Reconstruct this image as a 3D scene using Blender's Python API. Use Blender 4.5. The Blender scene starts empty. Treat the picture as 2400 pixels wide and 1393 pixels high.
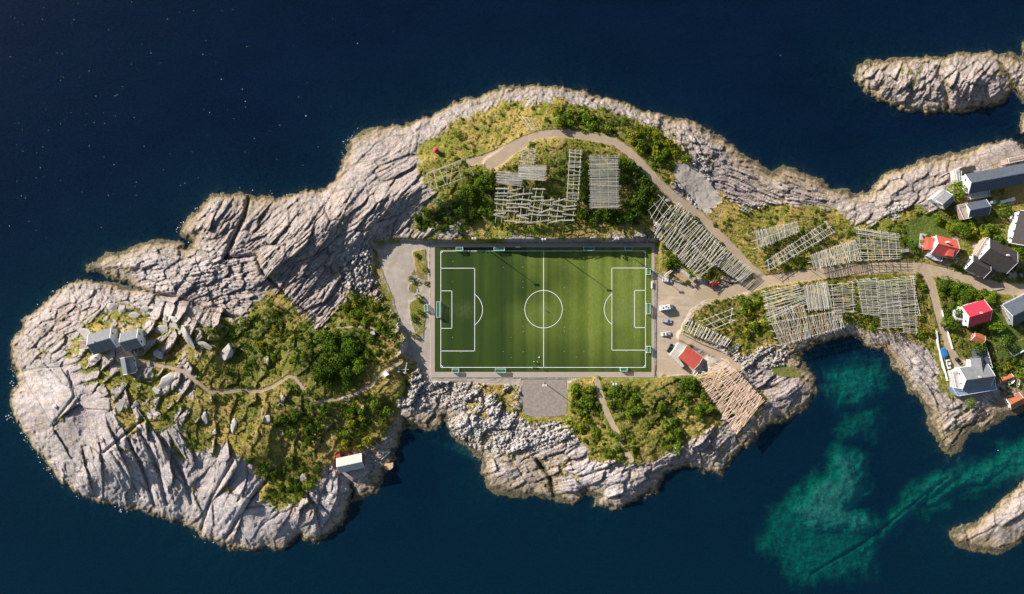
import bpy, bmesh, math, random
import numpy as np
from mathutils import Vector, Matrix
random.seed(7); rng = np.random.default_rng(11)
R = math.radians
# ------------------------------------------------------------------ camera, sky, sun, exposure
HC = 335.0            # drone height in metres
S = 0.206             # metres of ground (z=0) per pixel of the 2400 px wide photograph
CX, CY = 1200.0, 696.5
sc = bpy.context.scene
cam_d = bpy.data.cameras.new("camera"); cam = bpy.data.objects.new("camera", cam_d)
sc.collection.objects.link(cam); cam.location = (0, 0, HC); cam.rotation_euler = (0, 0, 0)
cam_d.sensor_width = 36; cam_d.lens = 36 * HC / (2400 * S); cam_d.clip_start = 1; cam_d.clip_end = 12000
sc.camera = cam
SUN_EL, SUN_AZ = R(25.5), R(-35.5)     # light travels towards azimuth -35.5 deg (x right, y up)
world = bpy.data.worlds.new("World"); sc.world = world; world.use_nodes = True
wn = world.node_tree.nodes; wl = world.node_tree.links; wn.clear()
sky = wn.new("ShaderNodeTexSky"); sky.sky_type = 'NISHITA'; sky.sun_disc = False
sky.sun_elevation = SUN_EL; sky.sun_rotation = R(-54.5)
bgn = wn.new("ShaderNodeBackground"); bgn.inputs[1].default_value = 0.062
wo = wn.new("ShaderNodeOutputWorld"); wl.new(sky.outputs[0], bgn.inputs[0]); wl.new(bgn.outputs[0], wo.inputs[0])
sd = bpy.data.lights.new("sun", 'SUN'); sd.energy = 4.8; sd.angle = R(0.5); sd.color = (1.0, 0.945, 0.87)
sun = bpy.data.objects.new("sun", sd); sc.collection.objects.link(sun)
ldir = Vector((math.cos(SUN_EL) * math.cos(SUN_AZ), math.cos(SUN_EL) * math.sin(SUN_AZ), -math.sin(SUN_EL)))
sun.rotation_euler = ldir.to_track_quat('-Z', 'Y').to_euler(); sun.location = (-200, 140, 120)
sc.view_settings.view_transform = 'Standard'; sc.view_settings.look = 'None'
sc.view_settings.exposure = 0.82; sc.view_settings.gamma = 1
sc.cycles.max_bounces = 6; sc.cycles.transparent_max_bounces = 12; sc.cycles.volume_bounces = 0

# ------------------------------------------------------------------ helpers
C = sc.collection
def W(px, py, z):
    """world point of height z that the photograph shows at pixel (px, py)"""
    k = S * (HC - z) / HC
    return ((px - CX) * k, (CY - py) * k, z)
def tag(o, label=None, cat=None, group=None, kind=None):
    if label: o["label"] = label
    if cat: o["category"] = cat
    if group: o["group"] = group
    if kind: o["kind"] = kind
    return o
def link(name, me, mat=None, parent=None):
    o = bpy.data.objects.new(name, me); C.objects.link(o)
    if mat is not None and len(me.materials) == 0: me.materials.append(mat)
    if parent is not None: o.parent = parent
    return o
def empty(name, loc=(0, 0, 0), rz=0.0):
    o = bpy.data.objects.new(name, None); C.objects.link(o); o.location = loc; o.rotation_euler = (0, 0, rz)
    o.empty_display_size = 0.5
    return o
class MB:
    def __init__(s): s.v = []; s.f = []
    def quad(s, a, b, c, d):
        n = len(s.v); s.v += [tuple(a), tuple(b), tuple(c), tuple(d)]; s.f.append((n, n+1, n+2, n+3))
    def box(s, x0, y0, z0, x1, y1, z1, M=None):
        n = len(s.v)
        p = [(x0,y0,z0),(x1,y0,z0),(x1,y1,z0),(x0,y1,z0),(x0,y0,z1),(x1,y0,z1),(x1,y1,z1),(x0,y1,z1)]
        if M is not None: p = [tuple(M @ Vector(q)) for q in p]
        s.v += p; s.f += [tuple(n+i for i in q) for q in ((0,3,2,1),(4,5,6,7),(0,1,5,4),(1,2,6,5),(2,3,7,6),(3,0,4,7))]
    def prism(s, poly, z0, z1):
        """closed prism over a polygon [(x,y)...], z0/z1 numbers or lists"""
        m = len(poly); n = len(s.v)
        a = z0 if hasattr(z0, '__len__') else [z0]*m; b = z1 if hasattr(z1, '__len__') else [z1]*m
        area = sum(poly[i][0]*poly[(i+1)%m][1]-poly[(i+1)%m][0]*poly[i][1] for i in range(m))
        idx = list(range(m)) if area > 0 else list(range(m))[::-1]
        for i in idx: s.v.append((poly[i][0], poly[i][1], a[i]))
        for i in idx: s.v.append((poly[i][0], poly[i][1], b[i]))
        s.f.append(tuple(n+i for i in range(m))[::-1]); s.f.append(tuple(n+m+i for i in range(m)))
        for i in range(m):
            j = (i+1) % m; s.f.append((n+i, n+j, n+m+j, n+m+i))
    def tube(s, p, q, r0, r1=None, k=6, cap=True):
        p = Vector(p); q = Vector(q); d = q - p
        if d.length < 1e-6: return
        r1 = r0 if r1 is None else r1
        u = d.orthogonal().normalized(); w = d.normalized().cross(u); n = len(s.v)
        for c, r in ((p, r0), (q, r1)):
            for i in range(k):
                a = 2*math.pi*i/k; s.v.append(tuple(c + u*math.cos(a)*r + w*math.sin(a)*r))
        for i in range(k):
            j = (i+1) % k; s.f.append((n+i, n+j, n+k+j, n+k+i))
        if cap: s.f.append(tuple(n+i for i in range(k))[::-1]); s.f.append(tuple(n+k+i for i in range(k)))
    def me(s, name, smooth=False):
        m = bpy.data.meshes.new(name); m.from_pydata(s.v, [], s.f); m.update()
        if smooth:
            m.polygons.foreach_set("use_smooth", [True]*len(m.polygons))
        return m
    def build(s, name, mat, parent=None, smooth=False): return link(name, s.me(name, smooth), mat, parent)

# ------------------------------------------------------------------ node helpers
def mat(name, fn):
    m = bpy.data.materials.new(name); m.use_nodes = True
    nt = m.node_tree; nt.nodes.clear(); out = nt.nodes.new("ShaderNodeOutputMaterial")
    fn(NT(nt, out)); return m
class NT:
    def __init__(s, nt, out): s.nt = nt; s.out = out
    def n(s, t, **k):
        x = s.nt.nodes.new(t)
        for a, b in k.items(): setattr(x, a, b)
        return x
    def l(s, a, b): s.nt.links.new(a, b)
    def inp(s, x, v):
        if isinstance(v, (int, float)): x.default_value = v
        elif isinstance(v, (tuple, list)): x.default_value = tuple(v) if len(v) == len(x.default_value) else tuple(v) + (1,)
        else: s.l(v, x)
    def coord(s, kind='Object'): return s.n("ShaderNodeTexCoord").outputs[kind]
    def pos(s): return s.n("ShaderNodeNewGeometry").outputs['Position']
    def noise(s, vec, scale, detail=4, rough=.55, dist=0):
        x = s.n("ShaderNodeTexNoise"); s.l(vec, x.inputs['Vector']); x.inputs['Scale'].default_value = scale
        x.inputs['Detail'].default_value = detail; x.inputs['Roughness'].default_value = rough; x.inputs['Distortion'].default_value = dist
        return x.outputs[0]
    def math(s, op, a, b=0.0, clamp=False):
        x = s.n("ShaderNodeMath", operation=op); x.use_clamp = clamp; s.inp(x.inputs[0], a); s.inp(x.inputs[1], b); return x.outputs[0]
    def mix(s, f, a, b, mode='MIX'):
        x = s.n("ShaderNodeMix", data_type='RGBA', blend_type=mode); s.inp(x.inputs[0], f); s.inp(x.inputs[6], a); s.inp(x.inputs[7], b); return x.outputs[2]
    def ramp(s, f, lo, hi, a=0.0, b=1.0):
        x = s.n("ShaderNodeMapRange"); s.inp(x.inputs[0], f); x.inputs[1].default_value = lo; x.inputs[2].default_value = hi
        x.inputs[3].default_value = a; x.inputs[4].default_value = b; return x.outputs[0]
    def sep(s, c):
        x = s.n("ShaderNodeSeparateColor"); s.l(c, x.inputs[0]); return x.outputs
    def scale(s, vec, v):
        x = s.n("ShaderNodeVectorMath", operation='MULTIPLY'); s.l(vec, x.inputs[0]); x.inputs[1].default_value = v; return x.outputs[0]
    def bump(s, h, strength=.5, dist=.1):
        x = s.n("ShaderNodeBump"); s.l(h, x.inputs['Height']); x.inputs['Strength'].default_value = strength; x.inputs['Distance'].default_value = dist; return x.outputs[0]
    def princ(s, col, rough=.8, nrm=None, metal=0, spec=.3):
        b = s.n("ShaderNodeBsdfPrincipled"); s.inp(b.inputs['Base Color'], col); s.inp(b.inputs['Roughness'], rough)
        b.inputs['Metallic'].default_value = metal; b.inputs['Specular IOR Level'].default_value = spec
        if nrm is not None: s.l(nrm, b.inputs['Normal'])
        s.l(b.outputs[0], s.out.inputs[0]); return b
def simple(name, col, rough=.7, var=.18, sc_=1.5, metal=0, bumpd=.02, spec=.3, objvar=0.0):
    def fn(t):
        v = t.noise(t.coord(), sc_, 5); f = t.ramp(v, .3, .7, 1-var, 1+var)
        c = t.mix(1.0, col, t.n("ShaderNodeRGB").outputs[0], 'MULTIPLY') if False else None
        x = t.n("ShaderNodeVectorMath", operation='SCALE'); x.inputs[0].default_value = col[:3]
        if objvar:
            oi = t.n("ShaderNodeObjectInfo").outputs['Random']; f = t.math('MULTIPLY', f, t.ramp(oi, 0, 1, 1-objvar, 1+objvar))
        t.l(f, x.inputs['Scale'])
        t.princ(x.outputs[0], rough, t.bump(t.noise(t.coord(), sc_*6, 4), .4, bumpd), metal, spec)
    return mat(name, fn)

# ------------------------------------------------------------------ numpy noise
def _hash(ix, iy, seed):
    h = (ix.astype(np.int64)*374761393 + iy.astype(np.int64)*668265263 + seed*1274126177) & 0xFFFFFFFF
    h = ((h ^ (h >> 13)) * 1274126177) & 0xFFFFFFFF
    h = ((h ^ (h >> 16)) * 2246822519) & 0xFFFFFFFF
    return ((h ^ (h >> 15)) & 0xFFFFFF).astype(np.float32) / np.float32(0xFFFFFF)
def pnoise(x, y, seed=0):
    ix = np.floor(x); iy = np.floor(y); fx = (x-ix).astype(np.float32); fy = (y-iy).astype(np.float32)
    ix = ix.astype(np.int64); iy = iy.astype(np.int64)
    u = fx*fx*fx*(fx*(fx*6-15)+10); v = fy*fy*fy*(fy*(fy*6-15)+10)
    def g(a, b, dx, dy):
        t = _hash(ix+a, iy+b, seed)*np.float32(2*np.pi); return np.cos(t)*dx+np.sin(t)*dy
    n00 = g(0,0,fx,fy); n10 = g(1,0,fx-1,fy); n01 = g(0,1,fx,fy-1); n11 = g(1,1,fx-1,fy-1)
    a = n00+(n10-n00)*u; b = n01+(n11-n01)*u
    return (a+(b-a)*v)*1.5
def fbm(x, y, seed=0, o=4, g=.5):
    r = 0; a = 1; s = 0
    for i in range(o):
        r = r + a*pnoise(x*2**i, y*2**i, seed+i*17); s += a; a *= g
    return r/s
def voro(x, y, seed=0, jit=.9):
    """distance-to-border proxy, three random values and local offset of the nearest jittered cell"""
    ix = np.floor(x).astype(np.int64); iy = np.floor(y).astype(np.int64)
    f1 = np.full(x.shape, 9., np.float32); f2 = f1.copy(); bx = ix.copy(); by = iy.copy(); ox = np.zeros_like(f1); oy = np.zeros_like(f1)
    for a in (-1, 0, 1):
        for b in (-1, 0, 1):
            cx = ix+a; cy = iy+b
            px = cx+.5+(_hash(cx, cy, seed)-.5)*jit; py = cy+.5+(_hash(cx, cy, seed+7)-.5)*jit
            dx = (x-px).astype(np.float32); dy = (y-py).astype(np.float32); d = np.sqrt(dx*dx+dy*dy)
            m = d < f1
            f2 = np.where(m, f1, np.minimum(f2, d)); f1 = np.where(m, d, f1)
            bx = np.where(m, cx, bx); by = np.where(m, cy, by); ox = np.where(m, dx, ox); oy = np.where(m, dy, oy)
    return f2-f1, _hash(bx, by, seed+31), _hash(bx, by, seed+37)-.5, _hash(bx, by, seed+41)-.5, ox, oy
def sst(x, a, b):
    t = np.clip((x-a)/(b-a), 0, 1); return t*t*(3-2*t)

# ------------------------------------------------------------------ traced outlines (photograph pixels)
COAST = [(160,662),(110,698),(60,745),(35,790),(25,840),(40,872),(35,905),(25,940),(28,975),(55,1010),(75,1050),(110,1090),(135,1125),(180,1160),(230,1178),(280,1190),(340,1205),(390,1218),(450,1235),(470,1262),(500,1275),(550,1290),(610,1290),(660,1285),(700,1262),(750,1272),(785,1245),(815,1215),(822,1180),(860,1165),(895,1140),(915,1105),(925,1075),(935,1020),(950,1005),(985,1012),(1030,1008),(1042,985),(1055,1015),(1075,1040),(1110,1055),(1125,1080),(1130,1110),(1145,1150),(1180,1162),(1220,1165),(1250,1160),(1290,1172),(1320,1182),(1345,1185),(1375,1160),(1400,1163),(1390,1185),(1420,1200),(1460,1190),(1500,1165),(1540,1150),(1560,1112),(1600,1092),(1650,1105),(1690,1115),(1715,1085),(1740,1055),(1775,1030),(1800,1000),(1850,985),(1890,960),(1915,920),(1912,890),(1890,860),(1875,835),(1900,812),(1950,795),(2000,792),(2030,815),(2070,825),(2090,860),(2110,885),(2130,920),(2165,960),(2180,1010),(2200,1050),(2225,1075),(2250,1060),(2270,1025),(2310,1010),(2350,990),(2390,970),(2470,940),(2560,920),(2560,400),(2460,370),(2400,345),(2370,325),(2330,332),(2280,345),(2230,360),(2160,372),(2110,395),(2070,410),(2040,440),(2000,450),(1975,445),(1945,435),(1905,415),(1870,395),(1835,388),(1810,400),(1780,385),(1740,360),(1700,330),(1660,305),(1640,295),(1610,278),(1560,275),(1530,262),(1490,250),(1440,235),(1380,220),(1330,205),(1260,198),(1180,205),(1120,225),(1060,238),(1010,268),(960,288),(900,295),(850,305),(820,330),(808,365),(800,395),(770,430),(740,445),(700,450),(660,460),(620,455),(580,455),(550,448),(520,448),(490,465),(465,485),(445,505),(420,535),(425,550),(445,565),(440,577),(410,565),(370,558),(330,570),(280,585),(235,600),(205,625),(205,637),(225,645),(300,668),(230,657)]
ISLES = [[(2003,150),(2060,140),(2130,135),(2200,130),(2260,125),(2310,120),(2360,125),(2400,130),(2470,140),(2470,250),(2400,252),(2372,220),(2350,245),(2290,260),(2230,265),(2170,268),(2110,260),(2070,240),(2030,220),(2005,190)],
 [(2225,1245),(2240,1235),(2290,1220),(2340,1180),(2380,1140),(2420,1110),(2540,1080),(2540,1280),(2400,1265),(2350,1300),(2290,1295),(2245,1285),(2230,1265)],
 [(2392,262),(2440,262),(2450,330),(2408,335),(2393,310)], [(2394,95),(2440,90),(2440,128),(2397,128)],[(1505,1158),(1522,1148),(1528,1162),(1512,1170)]]
PLAT = [[(1004,568),(1541,566),(1545,620),(1562,655),(1600,668),(1640,662),(1668,672),(1706,684),(1755,664),(1760,676),(1700,692),(1650,706),(1618,728),(1600,760),(1592,790),(1612,812),(1650,838),(1655,870),(1625,880),(1580,880),(1538,888),(1335,889),(1331,978),(1223,978),(1222,889),(1000,890),(985,850),(948,832),(958,800),(935,745),(902,690),(880,640),(872,575),(940,562)],]
ROADS = [  # centreline px, half width px, class (1 road, 2 path)
 ([(1100,380),(1132,373),(1165,360),(1195,345),(1228,328),(1262,317),(1300,312),(1350,316),(1410,325),(1440,332),(1470,353),(1500,382),(1540,425),(1580,462),(1640,507),(1680,547),(1720,587),(1755,625),(1790,655)], 9.5, 1),
 ([(1150,385),(1175,370),(1195,352),(1225,335)], 14, 1),
 ([(1640,690),(1700,688),(1750,672),(1800,658),(1850,652),(1920,641),(2000,632),(2100,626),(2160,628),(2220,642),(2290,664),(2350,676),(2400,680),(2500,690)], 13, 1),
 ([(2165,632),(2182,665),(2192,705),(2206,760),(2222,812),(2240,845),(2262,855)], 9, 1),
 ([(1600,788),(1640,806),(1690,835),(1730,862)], 9, 1),
 ([(342,852),(395,860),(430,870),(460,895),(490,918),(520,920),(560,915),(610,917),(640,905),(675,882),(690,885),(705,905),(725,935),(745,942),(790,935),(830,925),(870,903),(890,880),(905,868),(940,848)], 3.6, 2),
 ([(1398,893),(1410,935),(1425,975),(1445,1015),(1465,1055),(1478,1078)], 6.5, 2),
 ([(275,815),(292,822),(305,835),(325,850),(345,853)], 6, 2),
 ([(785,768),(830,765),(870,768),(915,790)], 1.8, 2),
]
GRAVEL = [ # polygon, strength
 ([(868,572),(940,560),(1005,566),(1010,890),(985,852),(945,835),(935,800),(958,795),(935,745),(905,690),(885,640)],1.0),
 ([(1541,640),(1600,668),(1640,662),(1706,684),(1760,664),(1762,678),(1700,694),(1650,706),(1618,728),(1600,760),(1592,790),(1620,815),(1655,840),(1640,880),(1580,880),(1538,888)],1.0),
 ([(1223,889),(1331,889),(1329,978),(1225,977)],1.0), ([(1000,885),(1220,885),(1222,905),(1120,900),(1010,895)],.8),
 ([(1582,385),(1610,378),(1645,405),(1672,440),(1700,480),(1685,510),(1660,510),(1625,470),(1600,440),(1578,410)],1.0),
 ([(2160,546),(2205,545),(2240,548),(2275,570),(2300,610),(2340,640),(2400,660),(2520,660),(2520,700),(2400,700),(2330,690),(2260,665),(2200,640),(2160,610),(2150,590)],1.0),
 ([(2238,592),(2290,566),(2325,592),(2400,632),(2520,640),(2520,700),(2400,690),(2300,660),(2230,640)],1.0),
 ([(2330,465),(2400,448),(2520,430),(2520,460),(2400,478),(2330,490),(2312,485),(2315,440)],1.0),
 ([(2215,800),(2262,840),(2290,850),(2290,866),(2240,872),(2222,880),(2200,800)],1.0),
 ([(1655,835),(1700,838),(1740,862),(1700,880),(1650,870)],.9)]
LAWN = [[(2125,520),(2170,503),(2220,512),(2262,545),(2205,547),(2160,548),(2155,580),(2162,606),(2135,592)],
 [(2330,825),(2400,795),(2520,760),(2520,830),(2400,845),(2365,835),(2345,845)], [(2318,700),(2345,722),(2375,760),(2400,790),(2335,815),(2322,770)],[(2195,650),(2240,650),(2235,690),(2200,690)],
 [(1800,850),(1830,853),(1860,862),(1888,884),(1850,886),(1815,878)]]
GRASS = [([(1640,885),(1700,848),(1788,940),(1730,1015)],1.0),([(955,505),(1010,470),(1060,430),(1160,540),(1100,552),(985,548)],.66),([(190,745),(300,722),(420,740),(500,770),(480,900),(440,1060),(400,1005),(330,1010),(262,965),(200,890),(150,835),(160,785)],.56),  # first polygon: rock under the largest rack, coloured dark as painted shade
 ([(480,765),(560,752),(620,692),(680,700),(745,765),(800,720),(862,690),(930,740),(940,830),(988,878),(925,955),(925,1010),(880,1045),(810,1062),(765,1100),(722,1180),(640,1200),(600,1120),(590,1080),(520,1040),(430,1070),(420,1000),(450,900)],.84),
 ([(980,345),(1060,290),(1110,265),(1180,240),(1300,238),(1420,250),(1500,285),(1600,335),(1622,380),(1590,400),(1562,480),(1532,545),(1450,558),(1300,556),(1150,550),(1060,510),(1000,430)],.92),
 ([(1545,480),(1640,500),(1690,455),(1740,490),(1850,480),(1960,500),(2010,525),(2100,520),(2130,488),(2190,500),(2250,425),(2400,378),(2540,360),(2540,905),(2400,925),(2330,890),(2230,935),(2205,905),(2185,820),(2150,795),(2070,780),(2000,762),(1960,768),(1830,805),(1740,830),(1720,800),(1610,800),(1590,780),(1640,720),(1780,680),(1740,640),(1680,665),(1540,640)],1.0),
 ([(1332,890),(1600,868),(1655,885),(1700,990),(1665,1010),(1602,1040),(1560,1068),(1480,1092),(1400,1080),(1335,1010),(1315,960)],.95),
 ([(1080,888),(1225,888),(1228,985),(1180,965),(1110,905)],.7),([(905,860),(985,870),(960,940),(915,935)],.8),
 ([(868,572),(905,565),(900,640),(935,740),(928,805),(895,740),(872,640)],.75),([(955,585),(1006,570),(1006,790),(975,800),(948,720)],.75),([(875,560),(1120,548),(1200,575),(1006,568),(880,580)],.9)]
LUSH = [(1700,930,45),(600,850,50),(640,760,40),(560,900,40),(420,980,35),(730,830,60),(1060,500,40),(1240,450,40),(760,840,70),(850,780,60),(1130,450,40),(1400,450,60),(1500,440,40),(1330,280,40),(1450,290,50),(1550,350,40),(1400,950,35),(1470,960,40),(1550,950,40),(1610,900,40),(2250,690,70),(2350,600,60),(2290,800,50),(1700,720,40),(2130,560,40),(2370,820,60),(700,960,50),(830,990,40),(690,1100,40),(2200,520,60),(1900,560,50),(2100,700,60),(1330,400,50),(560,800,50),(1620,560,40)]  # first spot deepens the painted shade on rock under the largest rack
HCTL = [(240,800,18),(120,800,11),(330,1000,16),(150,950,12),(450,850,16),(600,800,10),(560,1000,14),(400,1150,9),(620,1200,8),(750,1050,9),(800,850,9),(870,970,9),(860,1120,3.5),(700,700,5),(640,740,6),(300,900,18),(700,900,12),
 (330,620,5),(520,640,6),(500,520,7),(600,520,5),(720,600,11),(780,520,12),(850,450,10),(900,380,8),(980,340,10),(960,460,12),(1030,420,14),(1100,450,14),(860,620,2.6),(760,500,14),(830,560,7),(800,620,4.5),(800,680,4),
 (1100,320,11),(1200,260,9),(1200,350,14),(1300,330,15),(1300,450,15),(1250,520,11),(1400,450,13.5),(1450,530,9),(1500,450,12.5),(1550,400,11),(1400,270,12),(1600,350,7),(1500,320,13),(1120,530,9),(1045,530,5.5),(1000,430,14.5),(1000,490,8.5),(985,535,4),(930,500,7),(900,545,4),(1060,470,12),(1090,535,6.5),(1360,530,9),(1530,520,8.5),
 (1560,540,6.5),(1620,520,8),(1650,600,3.8),(1600,620,3.4),(1700,480,6),(1800,450,5),(1760,560,6),(1850,560,6.5),(1950,560,6.5),(2050,570,6.5),(2150,560,7),(2100,450,6),(2250,420,7),(1750,650,3.8),(1900,640,5.5),(2100,630,6),(2300,660,7),
 (1850,700,5),(1950,720,6),(2050,720,6),(1900,780,5.5),(2150,700,6.5),(1700,720,4.5),(1660,780,4),(2200,800,6),(2280,740,8),(2350,800,7),(2150,880,4),(2280,880,6),(2220,980,3),(2350,940,2.5),
 (1400,950,6),(1500,950,8),(1550,1000,9),(1600,990,9),(1450,1050,8),(1300,1050,3.5),(1200,1100,3.5),(1250,1000,3),(1050,940,3),(1100,1000,4),(1650,900,6),(1700,950,6),(1600,1060,5),(1750,850,4),(1850,930,6),(1850,870,2.2),(1500,1100,7),(1400,1120,5),
 (2150,190,7),(2300,190,8),(2400,180,5),(2400,1200,7),(2300,1260,3)]
FLAT = [(240,802,34,19),(305,795,24,18.6),(298,858,24,18),(826,1088,36,None),(2212,580,45,None),(2345,600,55,None),(2288,735,42,None),(2285,885,60,None),(2293,790,25,None),(2400,420,110,None),(2290,490,40,None),(2210,466,26,None),(2392,540,30,None),(2390,725,45,None),(1015,395,25,None)]
# rock fabric: px, py, sigma, angle of the layers, block length, width, amplitude, layer amplitude, layer period
ROCK = [(150,740,90,42,9,4.5,.9,.45,2.2),(130,960,90,-62,24,15,.9,.08,3),(250,850,70,50,9,6,1.5,.15,3),(300,1120,100,-66,20,6,1.6,.28,3),(560,1200,100,62,26,8.5,1.5,.12,3),(460,820,90,58,10,5,1.9,.15,3),(600,980,90,75,9,5,1.8,.15,3),(760,1180,60,70,12,6,1.6,.3,2.5),(870,1120,50,10,8,3,.7,.6,1.3),
 (330,610,80,12,8,5,1.0,.5,1.8),(500,640,70,20,6,4,1.0,.5,1.8),(500,520,60,55,12,4,1.2,.6,2.2),(690,570,80,47,20,4.5,.9,.6,1.7),(820,480,80,50,20,6,.9,.5,2.0),(900,370,80,36,20,6,.7,.42,1.6),(860,620,50,50,4,3,.9,.5,1.4),(1030,300,70,38,20,6,.7,.42,1.8),(1200,230,70,52,12,4,.8,.5,2.2),
 (1380,240,80,-20,10,4,.8,.4,2),(1620,330,90,-38,6,3,1.2,.6,1.6),(1820,440,100,-20,16,3,.9,.8,1.5),(2060,460,70,25,9,5,1.1,.4,2),(2300,370,90,15,7,4,.9,.4,1.6),(2200,190,150,55,7,3.6,1.5,.5,1.8),
 (1080,980,70,35,8,5,1.3,.5,1.8),(1160,1080,70,25,12,6,1.6,.4,2.2),(1400,1120,100,18,12,5,1.5,.5,2.0),(1620,1050,80,35,8,4,1.5,.5,1.8),(1850,920,80,30,12,5,1.0,.6,1.6),(2150,900,100,-52,18,3.4,.8,.7,1.6),(2240,1000,50,40,8,3,1.1,.7,1.6),(2380,1200,120,35,18,6,.9,.4,2)]
SHOAL = [([(1965,1050),(2010,1060),(2030,1110),(2025,1160),(2000,1190),(2040,1200),(2080,1240),(2010,1260),(1900,1250),(1840,1200),(1870,1150),(1940,1110)],-2.4),
 ([(1800,1190),(1900,1130),(2000,1200),(2080,1250),(2060,1350),(1880,1390),(1770,1290)],-6.2),
 ([(2060,1250),(2120,1180),(2200,1115),(2250,1100),(2230,1130),(2150,1190),(2070,1260),(2010,1300)],-1.9),
 ([(2250,1100),(2400,1020),(2520,960),(2520,1080),(2380,1110),(2230,1170),(2120,1220)],-3.6),
 ([(1935,865),(2000,840),(2060,860),(2080,910),(2040,950),(1960,960),(1935,910)],-4.4),([(1960,960),(2060,950),(2080,1040),(1960,1050)],-6.5),([(1130,1020),(1175,1060),(1120,1100),(1080,1080),(990,1030)],-9)]
# ------------------------------------------------------------------ height field on a grid of photograph pixels
X0, X1, Y0, Y1 = -60, 2520, -60, 1452
STEP = 2
gx = np.arange(X0, X1+1, STEP, dtype=np.float32); gy = np.arange(Y0, Y1+1, STEP, dtype=np.float32)
PX, PY = np.meshgrid(gx, gy)
cgx = np.arange(X0, X1+5, 4, dtype=np.float32); cgy = np.arange(Y0, Y1+5, 4, dtype=np.float32)
QX, QY = np.meshgrid(cgx, cgy)
def up(a):
    fx = (PX-X0)/4; fy = (PY-Y0)/4; ix = np.minimum(fx.astype(int), a.shape[1]-2); iy = np.minimum(fy.astype(int), a.shape[0]-2)
    fx = fx-ix; fy = fy-iy
    return (a[iy,ix]*(1-fx)+a[iy,ix+1]*fx)*(1-fy)+(a[iy+1,ix]*(1-fx)+a[iy+1,ix+1]*fx)*fy
def sdf(poly, X=None, Y=None):
    X = QX if X is None else X; Y = QY if Y is None else Y
    d = np.full(X.shape, 1e9, np.float32); ins = np.zeros(X.shape, bool); n = len(poly)
    for i in range(n):
        ax, ay = poly[i]; bx, by = poly[(i+1) % n]; ex, ey = bx-ax, by-ay
        t = np.clip(((X-ax)*ex+(Y-ay)*ey)/(ex*ex+ey*ey+1e-9), 0, 1)
        d = np.minimum(d, (X-ax-t*ex)**2+(Y-ay-t*ey)**2)
        if ay != by:
            c = ((ay > Y) != (by > Y)) & (X < (bx-ax)*(Y-ay)/(by-ay)+ax); ins ^= c
    d = np.sqrt(d); return np.where(ins, d, -d)
def polyline(pts, X=None, Y=None):
    X = QX if X is None else X; Y = QY if Y is None else Y
    d = np.full(X.shape, 1e9, np.float32); s = np.zeros(X.shape, np.float32); L = 0
    for (ax, ay), (bx, by) in zip(pts, pts[1:]):
        ex, ey = bx-ax, by-ay; l = math.hypot(ex, ey); t = np.clip(((X-ax)*ex+(Y-ay)*ey)/(l*l), 0, 1)
        q = np.sqrt((X-ax-t*ex)**2+(Y-ay-t*ey)**2); m = q < d; d = np.where(m, q, d); s = np.where(m, L+t*l, s); L += l
    return d, s
XM = PX*S; YM = -PY*S      # metres in the picture plane
coast = sdf(COAST)
for p in ISLES: coast = np.maximum(coast, sdf(p))
coast = up(coast)*S        # metres from the shore, positive on land
cn = fbm(XM/9, YM/9, 3, 4, .6)*3.0 + fbm(XM/2.2, YM/2.2, 9, 3, .6)*1.3
coastr = coast + cn
# broad relief
num = np.zeros_like(QX); den = np.full_like(QX, 1e-6)*0
for (hx, hy, hz) in HCTL:
    w = np.exp(-((QX-hx)**2+(QY-hy)**2)/(2*52.0**2)) + 1e-5/(1+((QX-hx)**2+(QY-hy)**2)/1e4)
    num += w*hz; den += w
A = up(num/den)
fall = up(9.5 - 4.6*np.exp(-((QX-1560)**2/(2*130**2)+(QY-1080)**2/(2*60**2))) - 4.6*np.exp(-((QX-1930)**2+(QY-790)**2)/(2*60**2)) - 3*np.exp(-((QX-830)**2+(QY-1200)**2)/(2*60**2)) + 3*np.exp(-((QX-860)**2+(QY-330)**2)/(2*120**2)))
shore = 1-np.exp(-np.maximum(coastr, 0)/fall)
land = coastr > -1.0
# rock fabric, one fabric blended into the next
det = np.zeros_like(PX); crk = np.zeros_like(PX); wsum = np.full_like(PX, 1e-6); tone = np.zeros_like(PX)
sub = coastr > -8
wx = XM + fbm(XM/30, YM/30, 50, 3, .4)*4; wy = YM + fbm(XM/30, YM/30, 60, 3, .4)*4
ws_all = []
for i, (rx, ry, sg, ang, bl, bw, am, la, lp) in enumerate(ROCK):
    ws_all.append(np.exp(-((PX-rx)**2+(PY-ry)**2)/(2.0*(sg*.62)**2))+1e-4/(1+((PX-rx)**2+(PY-ry)**2)/1e4)**2)
W3 = np.array([w[sub] for w in ws_all], np.float32); del ws_all
W3 = W3**1.6; W3 /= W3.sum(0)
W3[W3 < .06] = 0; W3 /= W3.sum(0)
dsub = np.zeros(W3.shape[1], np.float32); csub = dsub.copy(); tsub = dsub.copy()
xs = wx[sub]; ys = wy[sub]; xr = XM[sub]; yr = YM[sub]
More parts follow.
